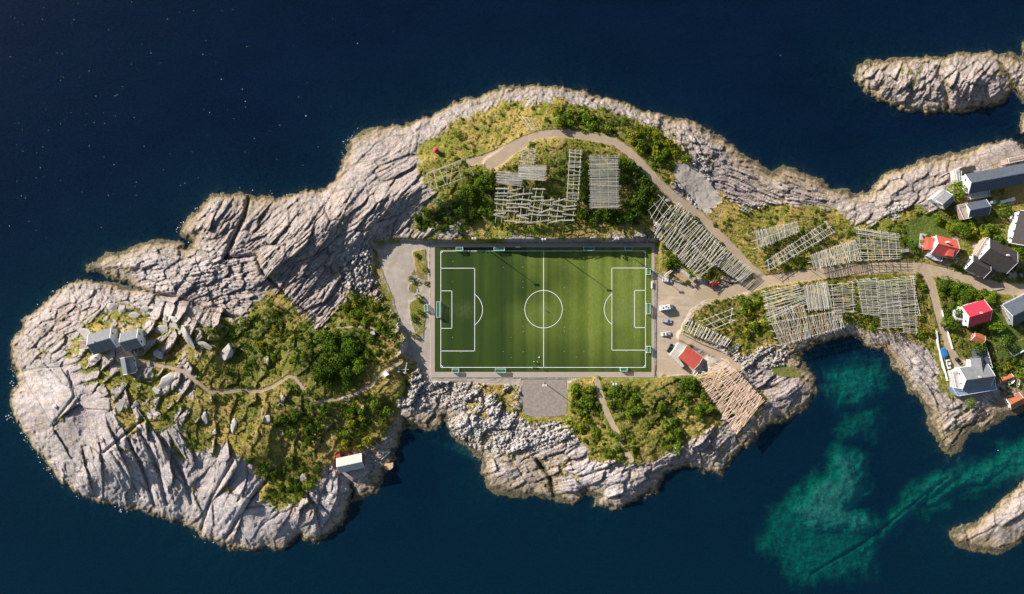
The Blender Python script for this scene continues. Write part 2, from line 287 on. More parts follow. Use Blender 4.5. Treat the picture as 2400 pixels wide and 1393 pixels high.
for i, (rx, ry, sg, ang, bl, bw, am, la, lp) in enumerate(ROCK):
    m = W3[i] > 0
    if not m.any(): continue
    x = xs[m]; y = ys[m]; a = R(ang); u = x*math.cos(a)+y*math.sin(a); v = -x*math.sin(a)+y*math.cos(a)
    e, r1, r2, r3, ox, oy = voro(u/bl, v/bw, 100+i*13)
    su = math.cos(a)*-.81+math.sin(a)*.58; sv = math.sin(a)*.81+math.cos(a)*.58      # where the sun stands in this fabric
    h = (r1-.5)*am*1.5 + (ox*(r2-su*.5)+oy*(r3-sv*.5))*am*1.9 - (1-sst(e, 0, min(.25, .6/bw)))*.55
    ck = 1-sst(e, 0.0, min(.25, .6/bw))
    e2, q1, q2, q3, ox2, oy2 = voro(u/(bl*.36)+3.3, v/(bw*.40)+1.7, 300+i*13)
    h += (q1-.5)*am*.5*min(1.2, .25+la) + (ox2*(q2-su*.5)+oy2*(q3-sv*.5))*am*.8*min(1.2, .3+la) - (1-sst(e2, 0, .22))*.22*min(1.2, la*2)
    ck = np.maximum(ck, .5*min(1, la*2.2)*(1-sst(e2, 0, .16)))
    e3, s1, s2, s3, ox3, oy3 = voro(u/1.9+9.1, v/1.1+4.7, 500+i*13)
    h += ((s1-.5)*.16 + (ox3*s2+oy3*s3)*.4)*am*min(1.3, .3+la)
    t = v/lp + pnoise(u/34, v/9, 700+i)*1.3 + r1*.9; fr = t-np.floor(t); k = _hash(np.floor(t).astype(np.int64), np.floor(u/9+pnoise(u/9, v/9, 5)).astype(np.int64), 11+i)
    saw = ((1-fr if sv > 0 else fr)*(.4+k))          # scarps face away from the sun
    h += la*1.35*saw - la*.35; ck = np.maximum(ck, min(.8, la)*.8*np.where((fr > .86) & (k > .35), 1, 0))
    rd = np.abs(pnoise(u/20, v/1.1, 900+i)+.25*pnoise(u/4, v/.9, 950+i)); h += -la*.55*(1-np.minimum(1, rd*4)); ck = np.maximum(ck, .5*min(1, la*1.6)*(1-np.minimum(1, rd*7)))
    dsub[m] += W3[i][m]*h; csub[m] += W3[i][m]*ck; tsub[m] += W3[i][m]*(r1*.6+q1*.4)
det[sub] = dsub; crk[sub] = csub; tone[sub] = tsub
det += fbm(XM/4, YM/4, 21, 3)*.35
z = A*shore
z += fbm(XM/26, YM/26, 31, 4)*1.8*np.clip(shore, 0, 1)
GUL = [([(225,650),(300,672),(370,690),(430,702),(500,735),(560,745)],5,3.2),([(585,462),(572,510),(548,560),(528,605)],5,3.5),([(528,605),(600,600),(615,640),(680,700),(740,745)],4,2.6),([(440,575),(480,600),(530,640)],3,1.6),
 ([(905,945),(935,965),(955,1000)],13,3.4),([(935,870),(955,900),(948,940)],9,2.2),([(1042,975),(1048,1010)],5,3),([(245,1060),(280,1030),(335,985)],3,2.0),([(262,1060),(300,1120),(330,1165)],3,1.8),([(300,1030),(345,1120),(360,1180)],5,2.6),([(330,1010),(370,1100),(390,1180)],5,2.4),([(380,1030),(430,1120),(450,1180)],5,2.4),([(620,1130),(580,1180),(530,1262)],4,2.6),([(545,1080),(490,1180),(470,1250)],3.5,2.0),
 ([(700,1130),(740,1190),(755,1262)],4,2.4),([(810,1110),(828,1150),(824,1180)],6,3),([(1100,985),(1115,1035)],3,1.8),([(1260,1080),(1290,1120),(1300,1170)],5,2.6),([(2195,160),(2215,200),(2222,262)],6,3),([(2345,150),(2375,200),(2395,240)],6,3.5),([(160,870),(175,930),(120,1000)],2.5,1.2),([(95,840),(150,900),(210,930)],2.5,1.3),([(1840,470),(1770,430),(1700,380)],3,1.4),([(1960,500),(1900,455),(1850,430)],3,1.3),([(2265,1245),(2275,1290)],3,1.5)]
for pts, hw, dp in GUL:
    d = polyline(pts)[0]; z -= up(dp*np.exp(-(d/hw)**2)*1.0)*np.clip(shore+.2, 0, 1)
# broad swells of the bare rock, steep on the side away from the sun
SWELL = [(955,450,85,38,-22,5),(865,520,65,36,-45,4.5),(1045,468,60,30,0,3.5),(760,590,70,45,-55,3),(700,560,110,60,-50,5),(800,500,80,45,-45,3),(500,500,50,35,-50,2.5),(880,400,90,45,-35,2.5),(1010,300,90,40,-30,2),(330,610,80,35,-5,2.5),(470,640,60,35,-15,2.5),(130,740,80,45,-40,2),(150,980,70,60,30,3),(300,1110,60,60,60,2.5),(430,1130,45,60,60,2.5),(560,1180,50,70,-60,4),(700,1210,60,40,-30,2.5),(790,1180,40,40,0,3),(990,950,40,30,0,2),(1100,1000,40,35,0,3),(1180,1100,50,40,-20,2.5),(1420,1120,60,25,-10,2),(1480,1165,50,20,-20,2),(1640,1050,50,35,-30,2.5),(1850,930,60,40,-20,3),(2140,180,60,40,-10,2.5),(2280,190,60,45,-10,3),(2120,430,60,30,-20,2.5),(1650,340,60,25,35,2),(1830,440,90,20,18,1.8),(2150,880,70,22,45,2),(2230,990,40,30,40,2),(2360,1200,80,40,-35,4)]
for (sx_, sy_, ra_, rb_, an_, hh_) in SWELL:
    dx = QX-sx_; dy = QY-sy_; ca, sa = math.cos(R(an_)), math.sin(R(an_)); a1 = (dx*ca+dy*sa)/ra_; b1 = (-dx*sa+dy*ca)/rb_
    lee = (dx*.81+dy*.58) > 0
    q = (a1*a1+b1*b1); z += up(hh_*np.exp(-np.where(lee, q*2.6, q)))*np.clip(shore, 0, 1)
# grass, gravel, lawn, lush masks
def soft(poly, blur=4): return sst(sdf(poly), -blur*2, blur*2)
gm = np.zeros_like(QX); gv = np.zeros_like(QX); lw = np.zeros_like(QX); pl = np.full_like(QX, -1e9)
for p, k in GRASS: gm = np.maximum(gm, soft(p, 12)*k)
for p, k in GRAVEL: gv = np.maximum(gv, soft(p, 1.6)*k)
for p in LAWN: lw = np.maximum(lw, soft(p, 2))
for p in PLAT: pl = np.maximum(pl, sdf(p))
for p in ([(962,588),(1000,580),(1003,660),(975,650)],[(955,665),(985,655),(975,690),(955,685)],[(955,705),(995,690),(1000,745),(995,795),(972,790),(960,755)],[(868,575),(885,585),(900,640),(925,700),(940,770),(960,800),(930,810),(905,740),(872,650)],[(880,562),(938,556),(940,572),(890,590)],[(1005,560),(1110,548),(1150,566),(1005,567)],[(1222,960),(1330,972),(1330,990),(1222,990)]): gv *= 1-soft(p, 5)*.72; gm = np.maximum(gm, soft(p, 6)*.60)
gm = up(gm); gv = up(gv); lw = up(lw); pl = up(pl)*S
lush = np.zeros_like(QX)
for (lx, ly, lr) in LUSH: lush = np.maximum(lush, np.exp(-((QX-lx)**2+(QY-ly)**2)/(2*(lr*.7)**2)))
lush = up(lush)
rel = det/ (1.0+np.abs(det)*.3)
poke = np.zeros_like(QX)+.26
for (a, b, r_, k_) in [(240,930,110,.42),(450,830,70,.42),(500,1000,90,.36),(640,1040,80,.28),(680,1130,70,.36),(220,760,70,.4),(800,700,60,.4),(1300,350,50,.55),(1130,300,60,.45),(1450,1040,70,.4),(1750,500,60,.4),(1700,820,50,.45)]: poke = np.maximum(poke, k_*np.exp(-((QX-a)**2+(QY-b)**2)/(2*(r_*.7)**2)))
poke = up(poke)
grass = sst(gm + fbm(XM/14, YM/14, 71, 5, .7)*.75 + fbm(XM/3.5, YM/3.5, 73, 3, .7)*.18 - rel*poke*1.25, .42, .56)
grass = np.maximum(grass, sst(gm + crk*.45 + fbm(XM/9, YM/9, 76, 4, .65)*.5, .66, .80)*sst(gm, .03, .2)*.95)
grass *= sst(coastr, 3.0, 7.0)
gravel = sst(gv + fbm(XM/3, YM/3, 81, 3)*.16, .4, .6)
grass *= 1-sst(gravel, 0, 1)*1.0
grass = np.maximum(grass, np.where(gv > .5, sst(gm*.9+fbm(XM/4.5, YM/4.5, 88, 4, .6)*.5, .72, .82)*(gm > .3), 0))
gravel = np.minimum(gravel, 1-grass)
lawn = sst(lw+fbm(XM/3, YM/3, 82, 3)*.1, .4, .6)
amp = shore*(1-.72*grass)*(1-.85*gravel)*(1-.9*lawn)
z += det*np.clip(amp, 0, 1)*np.clip(coastr/2.5+.3, .25, 1)
z += grass*fbm(XM/1.5, YM/1.5, 93, 3, .7)*.35
ZP_ = 3.0
# rubble round the flats
RUB = [(845,610,40,60),(935,700,16,60),(955,770,12,40),(960,900,60,55),(1200,1010,130,45),(1360,960,30,60),(1720,850,45,30),(1640,430,22,60),(1760,500,40,20),(2110,500,35,25),(1600,870,40,20),(1800,830,40,30),(1100,930,60,30)]
rub = np.zeros_like(QX)
for (a, b, sx, sy) in RUB: rub = np.maximum(rub, np.exp(-((QX-a)**2/(2*sx**2)+(QY-b)**2/(2*sy**2))))
rub = up(rub); rub = sst(rub+fbm(XM/8, YM/8, 95, 3)*.2, .45, .6)*(1-grass)*(1-gravel)*sst(coastr, 0, 2)
e4, k1, k2, k3, o1, o2 = voro(XM/1.15, YM/1.15, 955)
z += rub*((k1)*.75 + (1-np.clip(np.sqrt(o1*o1+o2*o2)*1.6, 0, 1))*.55 - .3)
rim = (PX > 1130) & (PX < 1560) & (PY < 575)
z = np.where(rim, np.minimum(z, ZP_+7.2+.38*np.maximum(0, (550-PY)*S)+det*.3), z)
# levelled ground: football platform, house plots, roads
ZP = 3.0
wpl = sst(pl + fbm(XM/6, YM/6, 97, 3)*.9*(pl < 0), -1.6, .3)
z = z*(1-wpl) + (ZP-.03+fbm(XM/9, YM/9, 98, 3)*.12*(pl > 2))*wpl
def samp(arr, px, py):
    fx = (px-X0)/STEP; fy = (py-Y0)/STEP; ix = int(min(max(fx, 0), arr.shape[1]-2)); iy = int(min(max(fy, 0), arr.shape[0]-2)); fx -= ix; fy -= iy
    return float((arr[iy,ix]*(1-fx)+arr[iy,ix+1]*fx)*(1-fy)+(arr[iy+1,ix]*(1-fx)+arr[iy+1,ix+1]*fx)*fy)
for (fx_, fy_, fr_, fz_) in FLAT:
    d = np.sqrt((PX-fx_)**2+(PY-fy_)**2); w = (1-sst(d, fr_*.75, fr_*1.3))*(coastr > 1)
    zz = fz_ if fz_ is not None else float(np.mean(z[(d < fr_*.6)]))
    z = z*(1-w)+(zz+fbm(XM/5, YM/5, 99, 2)*.1)*w
road = np.zeros_like(PX); path = np.zeros_like(PX)
for pts, hw, cl in ROADS:
    d, s = polyline(pts); d = up(d); s = up(s)
    L = sum(math.hypot(b[0]-a[0], b[1]-a[1]) for a, b in zip(pts, pts[1:])); ns = max(4, int(L/12))
    prof = []
    for k in range(ns+1):
        t = L*k/ns; acc = 0
        for (ax, ay), (bx, by) in zip(pts, pts[1:]):
            l = math.hypot(bx-ax, by-ay)
            if acc+l >= t or (bx, by) == pts[-1]:
                q = min(1, (t-acc)/l); prof.append(samp(z, ax+(bx-ax)*q, ay+(by-ay)*q)); break
            acc += l
    prof = np.array(prof); ker = 3 if cl == 2 else 6
    sm = np.array([prof[max(0, i-ker):i+ker+1].mean() for i in range(len(prof))])
    zr = np.interp(s, np.linspace(0, L, len(sm)), sm)
    n1 = fbm(XM/3, YM/3, 140, 3)*hw*.18
    w = 1-sst(d, hw*1.0, hw*1.0+7)
    z = z*(1-w)+zr*w
    mk = 1-sst(d+n1, hw*.92, hw*1.08+1)
    if cl == 1: road = np.maximum(road, mk)
    else: path = np.maximum(path, mk)
# under water
sea = coastr <= 0
zb = np.where(coastr < 0, -(1.0-np.exp(coastr/5.0))*2.2 + coastr*.42, 0)
zb = zb + fbm(XM/7, YM/7, 151, 4, .6)*1.2*sst(-coastr, .5, 6)
sh = np.full_like(QX, -99)
shn = fbm(QX*S/12, -QY*S/12, 163, 4, .65)*30
for p, dz in SHOAL: sh = np.maximum(sh, dz - (1-sst(sdf(p)+shn*1.2, -70, 40))*15)
sh = up(sh)+fbm(XM/5, YM/5, 161, 4, .7)*1.3
shm = fbm(XM/9, YM/9, 171, 3)*3
ch = up(polyline([(1900,1345),(2010,1280),(2080,1230),(2160,1165),(2240,1105)])[0])      # a cable trench through the sandy bank
sh -= 2.2*(1-sst(ch+shm, 1.0, 5))
z = np.where(sea, np.maximum(zb, np.maximum(sh, -26)), np.maximum(z, zb))
z = np.where((coastr > 0) & (coastr < 1.2), np.maximum(z, .05+coastr*.25), z)
road = road*(coastr > 1)
def ground(px, py): return samp(z, px, py)
def G(px, py, dz=0.0):
    return W(px, py, ground(px, py)+dz)
def gw(x, y):
    """ground height under a world point"""
    zz = 3.0
    for _ in range(4):
        k = S*(HC-zz)/HC; zz = ground(CX+x/k, CY-y/k)
    return zz
# masks -> vertex attributes, faces -> named pieces of the setting
K = S*(HC-z)/HC
VX = (PX-CX)*K; VY = (CY-PY)*K
H_, W_ = z.shape
keep = z > -25.5
# sea-side colours
lich = sst(fbm(XM/12, YM/12, 171, 4, .6), .05, .3)
for (a, b, r_) in [(450,540,35),(260,620,35),(600,490,25),(1560,290,40),(1835,405,35),(2080,430,40),(2250,370,60),(60,860,30),(520,1290,40)]:
    lich = np.maximum(lich, np.exp(-((PX-a)**2+(PY-b)**2)/(2*r_**2)))
cls = np.zeros(z.shape, np.int8)           # 0 rock, 1 road, 2 path, 3 gravel, 4 lawn, 5 seabed, 6 grassland
cls[(grass > .5)] = 6; cls[gravel > .5] = 3; cls[lawn > .5] = 4; cls[path > .5] = 2; cls[road > .5] = 1; cls[z < -.6] = 5
pale = np.zeros_like(QX)
for (a, b, r_) in [(330,1120,190),(560,1200,120),(130,900,90),(300,640,90),(480,640,60),(1150,1040,120),(1400,1130,90),(780,1200,60),(2150,900,60)]: pale = np.maximum(pale, np.exp(-((QX-a)**2+(QY-b)**2)/(2*(r_*.75)**2)))
M1 = np.stack([grass, lush, np.maximum(gravel, 0), lawn], -1).astype(np.float32)
M2 = np.stack([np.maximum(road, path), lich, np.clip(crk, 0, 1), np.clip(tone, 0, 1)], -1).astype(np.float32)
M3 = np.stack([rub, sst(sh, -13, -4)*sea, up(soft(GRAVEL[1][0], 6)), up(pale)], -1).astype(np.float32)

def terrain_mat(t):
    P = t.pos()
    def att(n): 
        a = t.n("ShaderNodeAttribute", attribute_name=n); o = t.sep(a.outputs['Color']); return o[0], o[1], o[2], a.outputs['Alpha']
    gr, lu, gvl, lwn = att('mask_a'); rd, li, ck, tn = att('mask_b'); rb, shl, tan, pal = att('mask_c')
    n1 = t.noise(P, .05, 4); n2 = t.noise(P, .35, 5, .6); n3 = t.noise(P, 1.7, 4, .6); n4 = t.noise(t.scale(P, (1, 1, 1)), .9, 5, .7, .6)
    # rock
    rock = t.mix(t.ramp(n1, .38, .62), (.46, .375, .338), (.53, .405, .362))
    rock = t.mix(t.ramp(n2, .35, .7), rock, (.29, .268, .256))
    rock = t.mix(t.math('MULTIPLY', tn, .55), rock, (.54, .465, .42))
    rock = t.mix(t.ramp(n3, .52, .74, 0, .6), rock, (.20, .175, .155))
    n5 = t.noise(t.scale(P, (1.15, .9, 1)), .13, 6, .68, .4); rock = t.mix(t.ramp(n5, .54, .68, 0, .5), rock, (.14, .128, .12)); rock = t.mix(t.ramp(n5, .40, .30, 0, .5), rock, (.44, .335, .275))
    vo = t.n("ShaderNodeTexVoronoi", feature='DISTANCE_TO_EDGE'); wv = t.n("ShaderNodeVectorMath", operation='ADD'); t.l(P, wv.inputs[0]); nz = t.n("ShaderNodeTexNoise"); t.l(P, nz.inputs['Vector']); nz.inputs['Scale'].default_value = .5; nz.inputs['Detail'].default_value = 4; t.l(t.scale(nz.outputs['Color'], (3, 3, 3)), wv.inputs[1])
    t.l(wv.outputs[0], vo.inputs['Vector']); vo.inputs['Scale'].default_value = .42; rock = t.mix(t.ramp(vo.outputs['Distance'], .0, .07, .55, 0), rock, (.08,.07,.06))
    rock = t.mix(t.math('MULTIPLY', li, t.ramp(n2, .42, .62, 0, .5)), rock, (.36, .25, .12))
    rock = t.mix(t.math('MULTIPLY', ck, .58), rock, (.07, .06, .048))
    rubc = t.mix(t.ramp(n3, .35, .65), (.30, .27, .24), (.55, .50, .46)); rock = t.mix(rb, rock, rubc)
    rock = t.mix(t.math('MULTIPLY', pal, .60), rock, t.mix(1.0, rock, (1.45, 1.55, 1.68), 'MULTIPLY'))
    # grass: dry ochre to olive to lush
    dry = t.mix(t.ramp(n3, .35, .65), (.44, .31, .085), (.25, .19, .05)); oli = t.mix(t.ramp(n3, .4, .6), (.22, .215, .025), (.11, .125, .018)); lsh = t.mix(t.ramp(n4, .35, .65), (.07, .105, .012), (.028, .042, .008))
    g = t.mix(t.ramp(t.math('ADD', n2, t.math('MULTIPLY', t.math('SUBTRACT', n1, .5), 1.2)), .42, .56), dry, oli)
    g = t.mix(t.math('MULTIPLY', lu, t.ramp(n4, .36, .54), True), g, lsh)
    g = t.mix(t.ramp(n4, .60, .70, 0, .7), g, (.34, .20, .09))
    col = t.mix(gr, rock, g)
    grav = t.mix(t.ramp(n2, .3, .7), (.35, .30, .26), (.43, .37, .315)); grav = t.mix(t.ramp(n3, .6, .75, 0, .4), grav, (.22, .20, .17)); grav = t.mix(t.ramp(n5, .45, .6, 0, .4), grav, (.27, .22, .18))
    n6 = t.noise(t.scale(P, (.35, 1.3, 1)), .35, 5, .7, .5); grav = t.mix(tan, grav, t.mix(t.ramp(n6, .35, .65), (.50, .39, .285), (.38, .30, .225)))
    grav = t.mix(t.ramp(n6, .56, .70, 0, .35), grav, (.25, .22, .19)); col = t.mix(gvl, col, grav)
    lawnc = t.mix(t.ramp(n2, .35, .65), (.11, .15, .018), (.065, .11, .014)); lawnc = t.mix(t.ramp(n4, .5, .7, 0, .6), lawnc, (.17, .15, .04)); col = t.mix(lwn, col, lawnc)
    rdc = t.mix(t.ramp(n2, .3, .7), (.43, .325, .22), (.35, .265, .18)); rdc = t.mix(t.ramp(n3, .58, .74, 0, .35), rdc, (.23, .19, .14)); col = t.mix(rd, col, rdc)
    # tidal zone by height: ochre wrack, dark wet rock, green weed
    zz = t.n("ShaderNodeSeparateXYZ"); t.l(P, zz.inputs[0]); hz = t.math('ADD', zz.outputs[2], t.math('MULTIPLY', t.math('SUBTRACT', n2, .5), 3.2))
    col = t.mix(t.ramp(hz, 3.3, 1.4, 0, .62), col, (.30, .215, .085))
    col = t.mix(t.ramp(hz, 1.3, .7, 0, .9), col, (.055, .045, .03)); col = t.mix(t.math('MULTIPLY', t.ramp(hz, .8, .3), t.ramp(n3, .42, .6)), col, (.19, .18, .085))
    weed = t.mix(t.ramp(n3, .45, .6), (.03, .025, .012), (.12, .115, .055)); col = t.mix(t.ramp(hz, .2, -.4, 0, 1), col, weed)
    deep = t.mix(t.ramp(n4, .40, .58), (.010, .010, .006), (.045, .045, .030)); col = t.mix(t.ramp(zz.outputs[2], -.8, -2.2, 0, 1), col, deep)
    sand = t.mix(t.ramp(t.math('ADD', t.math('MULTIPLY', n4, .6), t.math('MULTIPLY', t.noise(P, .22, 5, .65), .4)), .36, .56, .05, 1), (.10, .13, .07), (.85, .90, .7)); col = t.mix(shl, col, sand)
    hb = t.math('ADD', t.math('MULTIPLY', n3, 1.0), t.math('MULTIPLY', t.noise(P, 3.6, 4, .75), .6))
    hb = t.math('MULTIPLY', hb, t.math('SUBTRACT', 1.0, t.math('MULTIPLY', t.math('ADD', rd, gvl, True), .86)))
    t.princ(col, .85, t.bump(hb, .9, .6), 0, .25)
MT = mat("ground_material", terrain_mat)

def piece(name, code, kind, label=None, cat=None):
    q = np.stack([cls[:-1,:-1], cls[:-1,1:], cls[1:,1:], cls[1:,:-1]])
    ok = keep[:-1,:-1] & keep[:-1,1:] & keep[1:,1:] & keep[1:,:-1] & (q[0] == code)
    iy, ix = np.nonzero(ok)
    if len(iy) == 0: return
    a = iy*W_+ix; F = np.stack([a, a+W_, a+W_+1, a+1], 1)      # counter-clockwise seen from above
    used, inv = np.unique(F, return_inverse=True); F = inv.reshape(F.shape)
    me = bpy.data.meshes.new(name); n = len(used); nf = len(F)
    me.vertices.add(n); co = np.stack([VX.ravel()[used], VY.ravel()[used], z.ravel()[used]], 1).astype(np.float32)
    me.vertices.foreach_set("co", co.ravel())
    me.loops.add(nf*4); me.loops.foreach_set("vertex_index", F.astype(np.int32).ravel())
    me.polygons.add(nf); me.polygons.foreach_set("loop_start", (np.arange(nf)*4).astype(np.int32)); me.polygons.foreach_set("loop_total", np.full(nf, 4, np.int32))
    me.update(); me.validate()
    for nm, M in (("mask_a", M1), ("mask_b", M2), ("mask_c", M3)):
        at = me.attributes.new(nm, 'FLOAT_COLOR', 'POINT'); at.data.foreach_set("color", M.reshape(-1, 4)[used].ravel())
    o = link(name, me, MT); tag(o, label, cat, None, kind); return o
piece('rocky_ground', 0, 'structure'); piece('road', 1, 'structure'); piece('path', 2, 'structure'); piece('gravel_yard', 3, 'structure')
piece('lawn', 4, 'structure'); piece('seabed', 5, 'structure'); piece('grassland', 6, 'structure')
# deep floor and the water body
b = MB(); b.quad((-4000,-4000,-42),(4000,-4000,-42),(4000,4000,-42),(-4000,4000,-42))
tag(b.build('deep_seabed', simple('deep_silt', (.012,.014,.016), .9)), kind='structure')
def water(t):
    P = t.pos()
    n = t.math('ADD', t.noise(t.scale(P, (1, .75, 1)), .55, 6, .72, .3), t.math('MULTIPLY', t.noise(P, .06, 3), 1.2))
    bm = t.bump(n, .30, .36)
    tr = t.n("ShaderNodeBsdfTransparent"); tr.inputs[0].default_value = (.97, 1, 1, 1)
    df = t.n("ShaderNodeBsdfDiffuse"); f = t.noise(t.scale(P, (.7, 1.5, 1)), .022, 7, .68); g = t.noise(P, 1.3, 3, .8)
    c = t.mix(t.ramp(f, .35, .65), (.0018, .0115, .048), (.0040, .0230, .082)); c = t.mix(t.ramp(g, .42, .72), c, (.011, .052, .145)); sy = t.n('ShaderNodeSeparateXYZ'); t.l(P, sy.inputs[0]); c = t.mix(t.ramp(sy.outputs[1], 60, -150, 0, .75), c, (.003, .055, .105)); t.l(c, df.inputs[0]); t.l(bm, df.inputs['Normal'])  # streak noise puts the swell's sky reflection into the diffuse colour
    mx = t.n("ShaderNodeMixShader"); mx.inputs[0].default_value = .25; t.l(tr.outputs[0], mx.inputs[1]); t.l(df.outputs[0], mx.inputs[2])
    gl = t.n("ShaderNodeBsdfGlossy"); gl.inputs['Roughness'].default_value = .06; t.l(bm, gl.inputs['Normal']); gl.inputs[0].default_value = (.9, .95, 1, 1)
    fr = t.n("ShaderNodeFresnel"); fr.inputs[0].default_value = 1.333; t.l(bm, fr.inputs['Normal'])
    m2 = t.n("ShaderNodeMixShader"); t.l(t.math('MULTIPLY', fr.outputs[0], .8), m2.inputs[0]); t.l(mx.outputs[0], m2.inputs[1]); t.l(gl.outputs[0], m2.inputs[2])
    t.l(m2.outputs[0], t.out.inputs[0])
    va = t.n("ShaderNodeVolumeAbsorption"); va.inputs[0].default_value = (.05, .885, .81, 1); va.inputs[1].default_value = .29; t.l(va.outputs[0], t.out.inputs['Volume'])
MW = mat('sea_water', water)
b = MB(); b.box(-3900, -3900, -41, 3900, 3900, 0)
tag(b.build('sea', MW), kind='structure')
# ------------------------------------------------------------------ materials for things
def roofing(name, col, rough=.7, var=.15, sc_=.6):
    def fn(t):
        c = t.coord(); w = t.n("ShaderNodeTexWave", wave_type='BANDS', bands_direction='X'); t.l(c, w.inputs['Vector']); w.inputs['Scale'].default_value = .55; w.inputs['Distortion'].default_value = .15
        f = t.math('MULTIPLY', t.ramp(t.noise(c, sc_, 6, .65), .3, .7, 1-var, 1+var), t.ramp(w.outputs[1], 0, .25, .72, 1)); st = t.noise(t.scale(c, (2.5, .25, 1)), .8, 4, .7); f = t.math('MULTIPLY', f, t.ramp(st, .35, .7, 1.12, .78))
        x = t.n("ShaderNodeVectorMath", operation='SCALE'); x.inputs[0].default_value = col[:3]; t.l(f, x.inputs['Scale']); t.princ(x.outputs[0], rough, t.bump(w.outputs[1], .4, .05), 0, .3)
    return mat(name, fn)
m_wood = simple('weathered_wood', (.50,.465,.41), .85, .3, 1.2, objvar=.35)
m_wood_new = simple('fresh_wood', (.50,.33,.19), .8, .25, 1.2, objvar=.25)
m_pinkwood = simple('pale_pink_wood', (.66,.47,.36), .85, .25, 1.2, objvar=.3)
m_white = simple('white_paint', (.78,.78,.77), .5, .06, .8)
m_slate = roofing('grey_roof', (.19,.195,.205), .75, .12, .6)
m_lightroof = roofing('pale_roof', (.52,.49,.43), .7, .12, .6)
m_darkroof = roofing('dark_roof', (.058,.050,.047), .8, .2, .8)
m_bluegrey = roofing('blue_grey_roof', (.085,.10,.125), .7, .15, .8)
m_redroof = roofing('red_roof', (.55,.10,.07), .65, .10, .6)
m_crimson = roofing('crimson_roof', (.72,.035,.06), .55, .05, .6)
m_orange = roofing('orange_roof', (.42,.14,.06), .65, .12, .7)
m_redwall = simple('red_wall', (.36,.05,.04), .8, .15, .8)
m_greywall = simple('grey_wall', (.34,.34,.35), .8, .12, .8)
m_deck = simple('grey_decking', (.42,.41,.40), .8, .12, 1.5)
m_bluedeck = simple('blue_grey_decking', (.22,.29,.40), .7, .1, 1.5)
m_deckp = simple('brown_decking', (.36,.27,.21), .8, .15, 1.5)
m_conc = simple('concrete', (.45,.43,.41), .85, .12, .5)
m_glass = simple('dark_glass', (.03,.04,.05), .12, .02, 1, spec=.6)
m_tyre = simple('black_rubber', (.02,.02,.02), .9, .05, 5)
m_metal = simple('galvanised_metal', (.55,.56,.57), .4, .06, 3, metal=.6)
m_stone = simple('boulder_stone', (.40,.365,.335), .88, .28, .9, bumpd=.1, objvar=.2)
m_bark = simple('bark', (.12,.09,.065), .9, .3, 4)
m_skin = simple('skin', (.55,.36,.27), .6, .05, 8)
m_hair = simple('hair', (.08,.05,.03), .8, .1, 8)
def carpaint(n, c): return simple(n, c, .25, .02, 1, metal=.15, spec=.6, bumpd=.0)
m_blackcloth = simple('dark_fabric', (.03,.03,.04), .9, .1, 5); m_whitecloth = simple('white_fabric', (.75,.75,.73), .9, .05, 5); m_redcloth = simple('red_fabric', (.5,.05,.04), .9, .05, 5)

# ------------------------------------------------------------------ football ground
def rectpx(x0, y0, x1, y1, z): a = W(x0, y0, z); c = W(x1, y1, z); return a[0], c[1], c[0], a[1]
def pave(t):
    P = t.pos(); n = t.noise(P, .12, 4); n2 = t.noise(P, 1.1, 4, .6)
    c = t.mix(t.ramp(n, .35, .65), (.36,.295,.24), (.41,.34,.275)); c = t.mix(t.ramp(n2, .55, .75, 0, .35), c, (.25,.22,.19))
    br = t.n("ShaderNodeTexBrick"); t.l(P, br.inputs['Vector']); br.inputs['Scale'].default_value = .16; br.inputs['Mortar Size'].default_value = .006; br.offset = 0
    c = t.mix(t.math('MULTIPLY', br.outputs['Fac'], .35), c, (.2,.18,.16)); t.princ(c, .85, t.bump(n2, .3, .03))
b = MB(); x0, y0, x1, y1 = rectpx(1009, 571, 1534, 885, ZP); b.box(x0, y0, ZP-.3, x1, y1, ZP+.08)
tag(b.build('pavement', mat('paving', pave)), kind='structure')
ZT = ZP+.10
b = MB(); pp = [W(x, y, ZP+.06)[:2] for x, y in ((1226,892),(1260,891),(1327,891),(1330,930),(1328,970),(1310,976),(1245,977),(1228,968),(1224,930))]; b.prism(pp, ZP-.4, ZP+.06)
tag(b.build('gravel_pad', simple('dark_gravel', (.265,.222,.19), .9, .22, .7, bumpd=.05)), kind='structure')
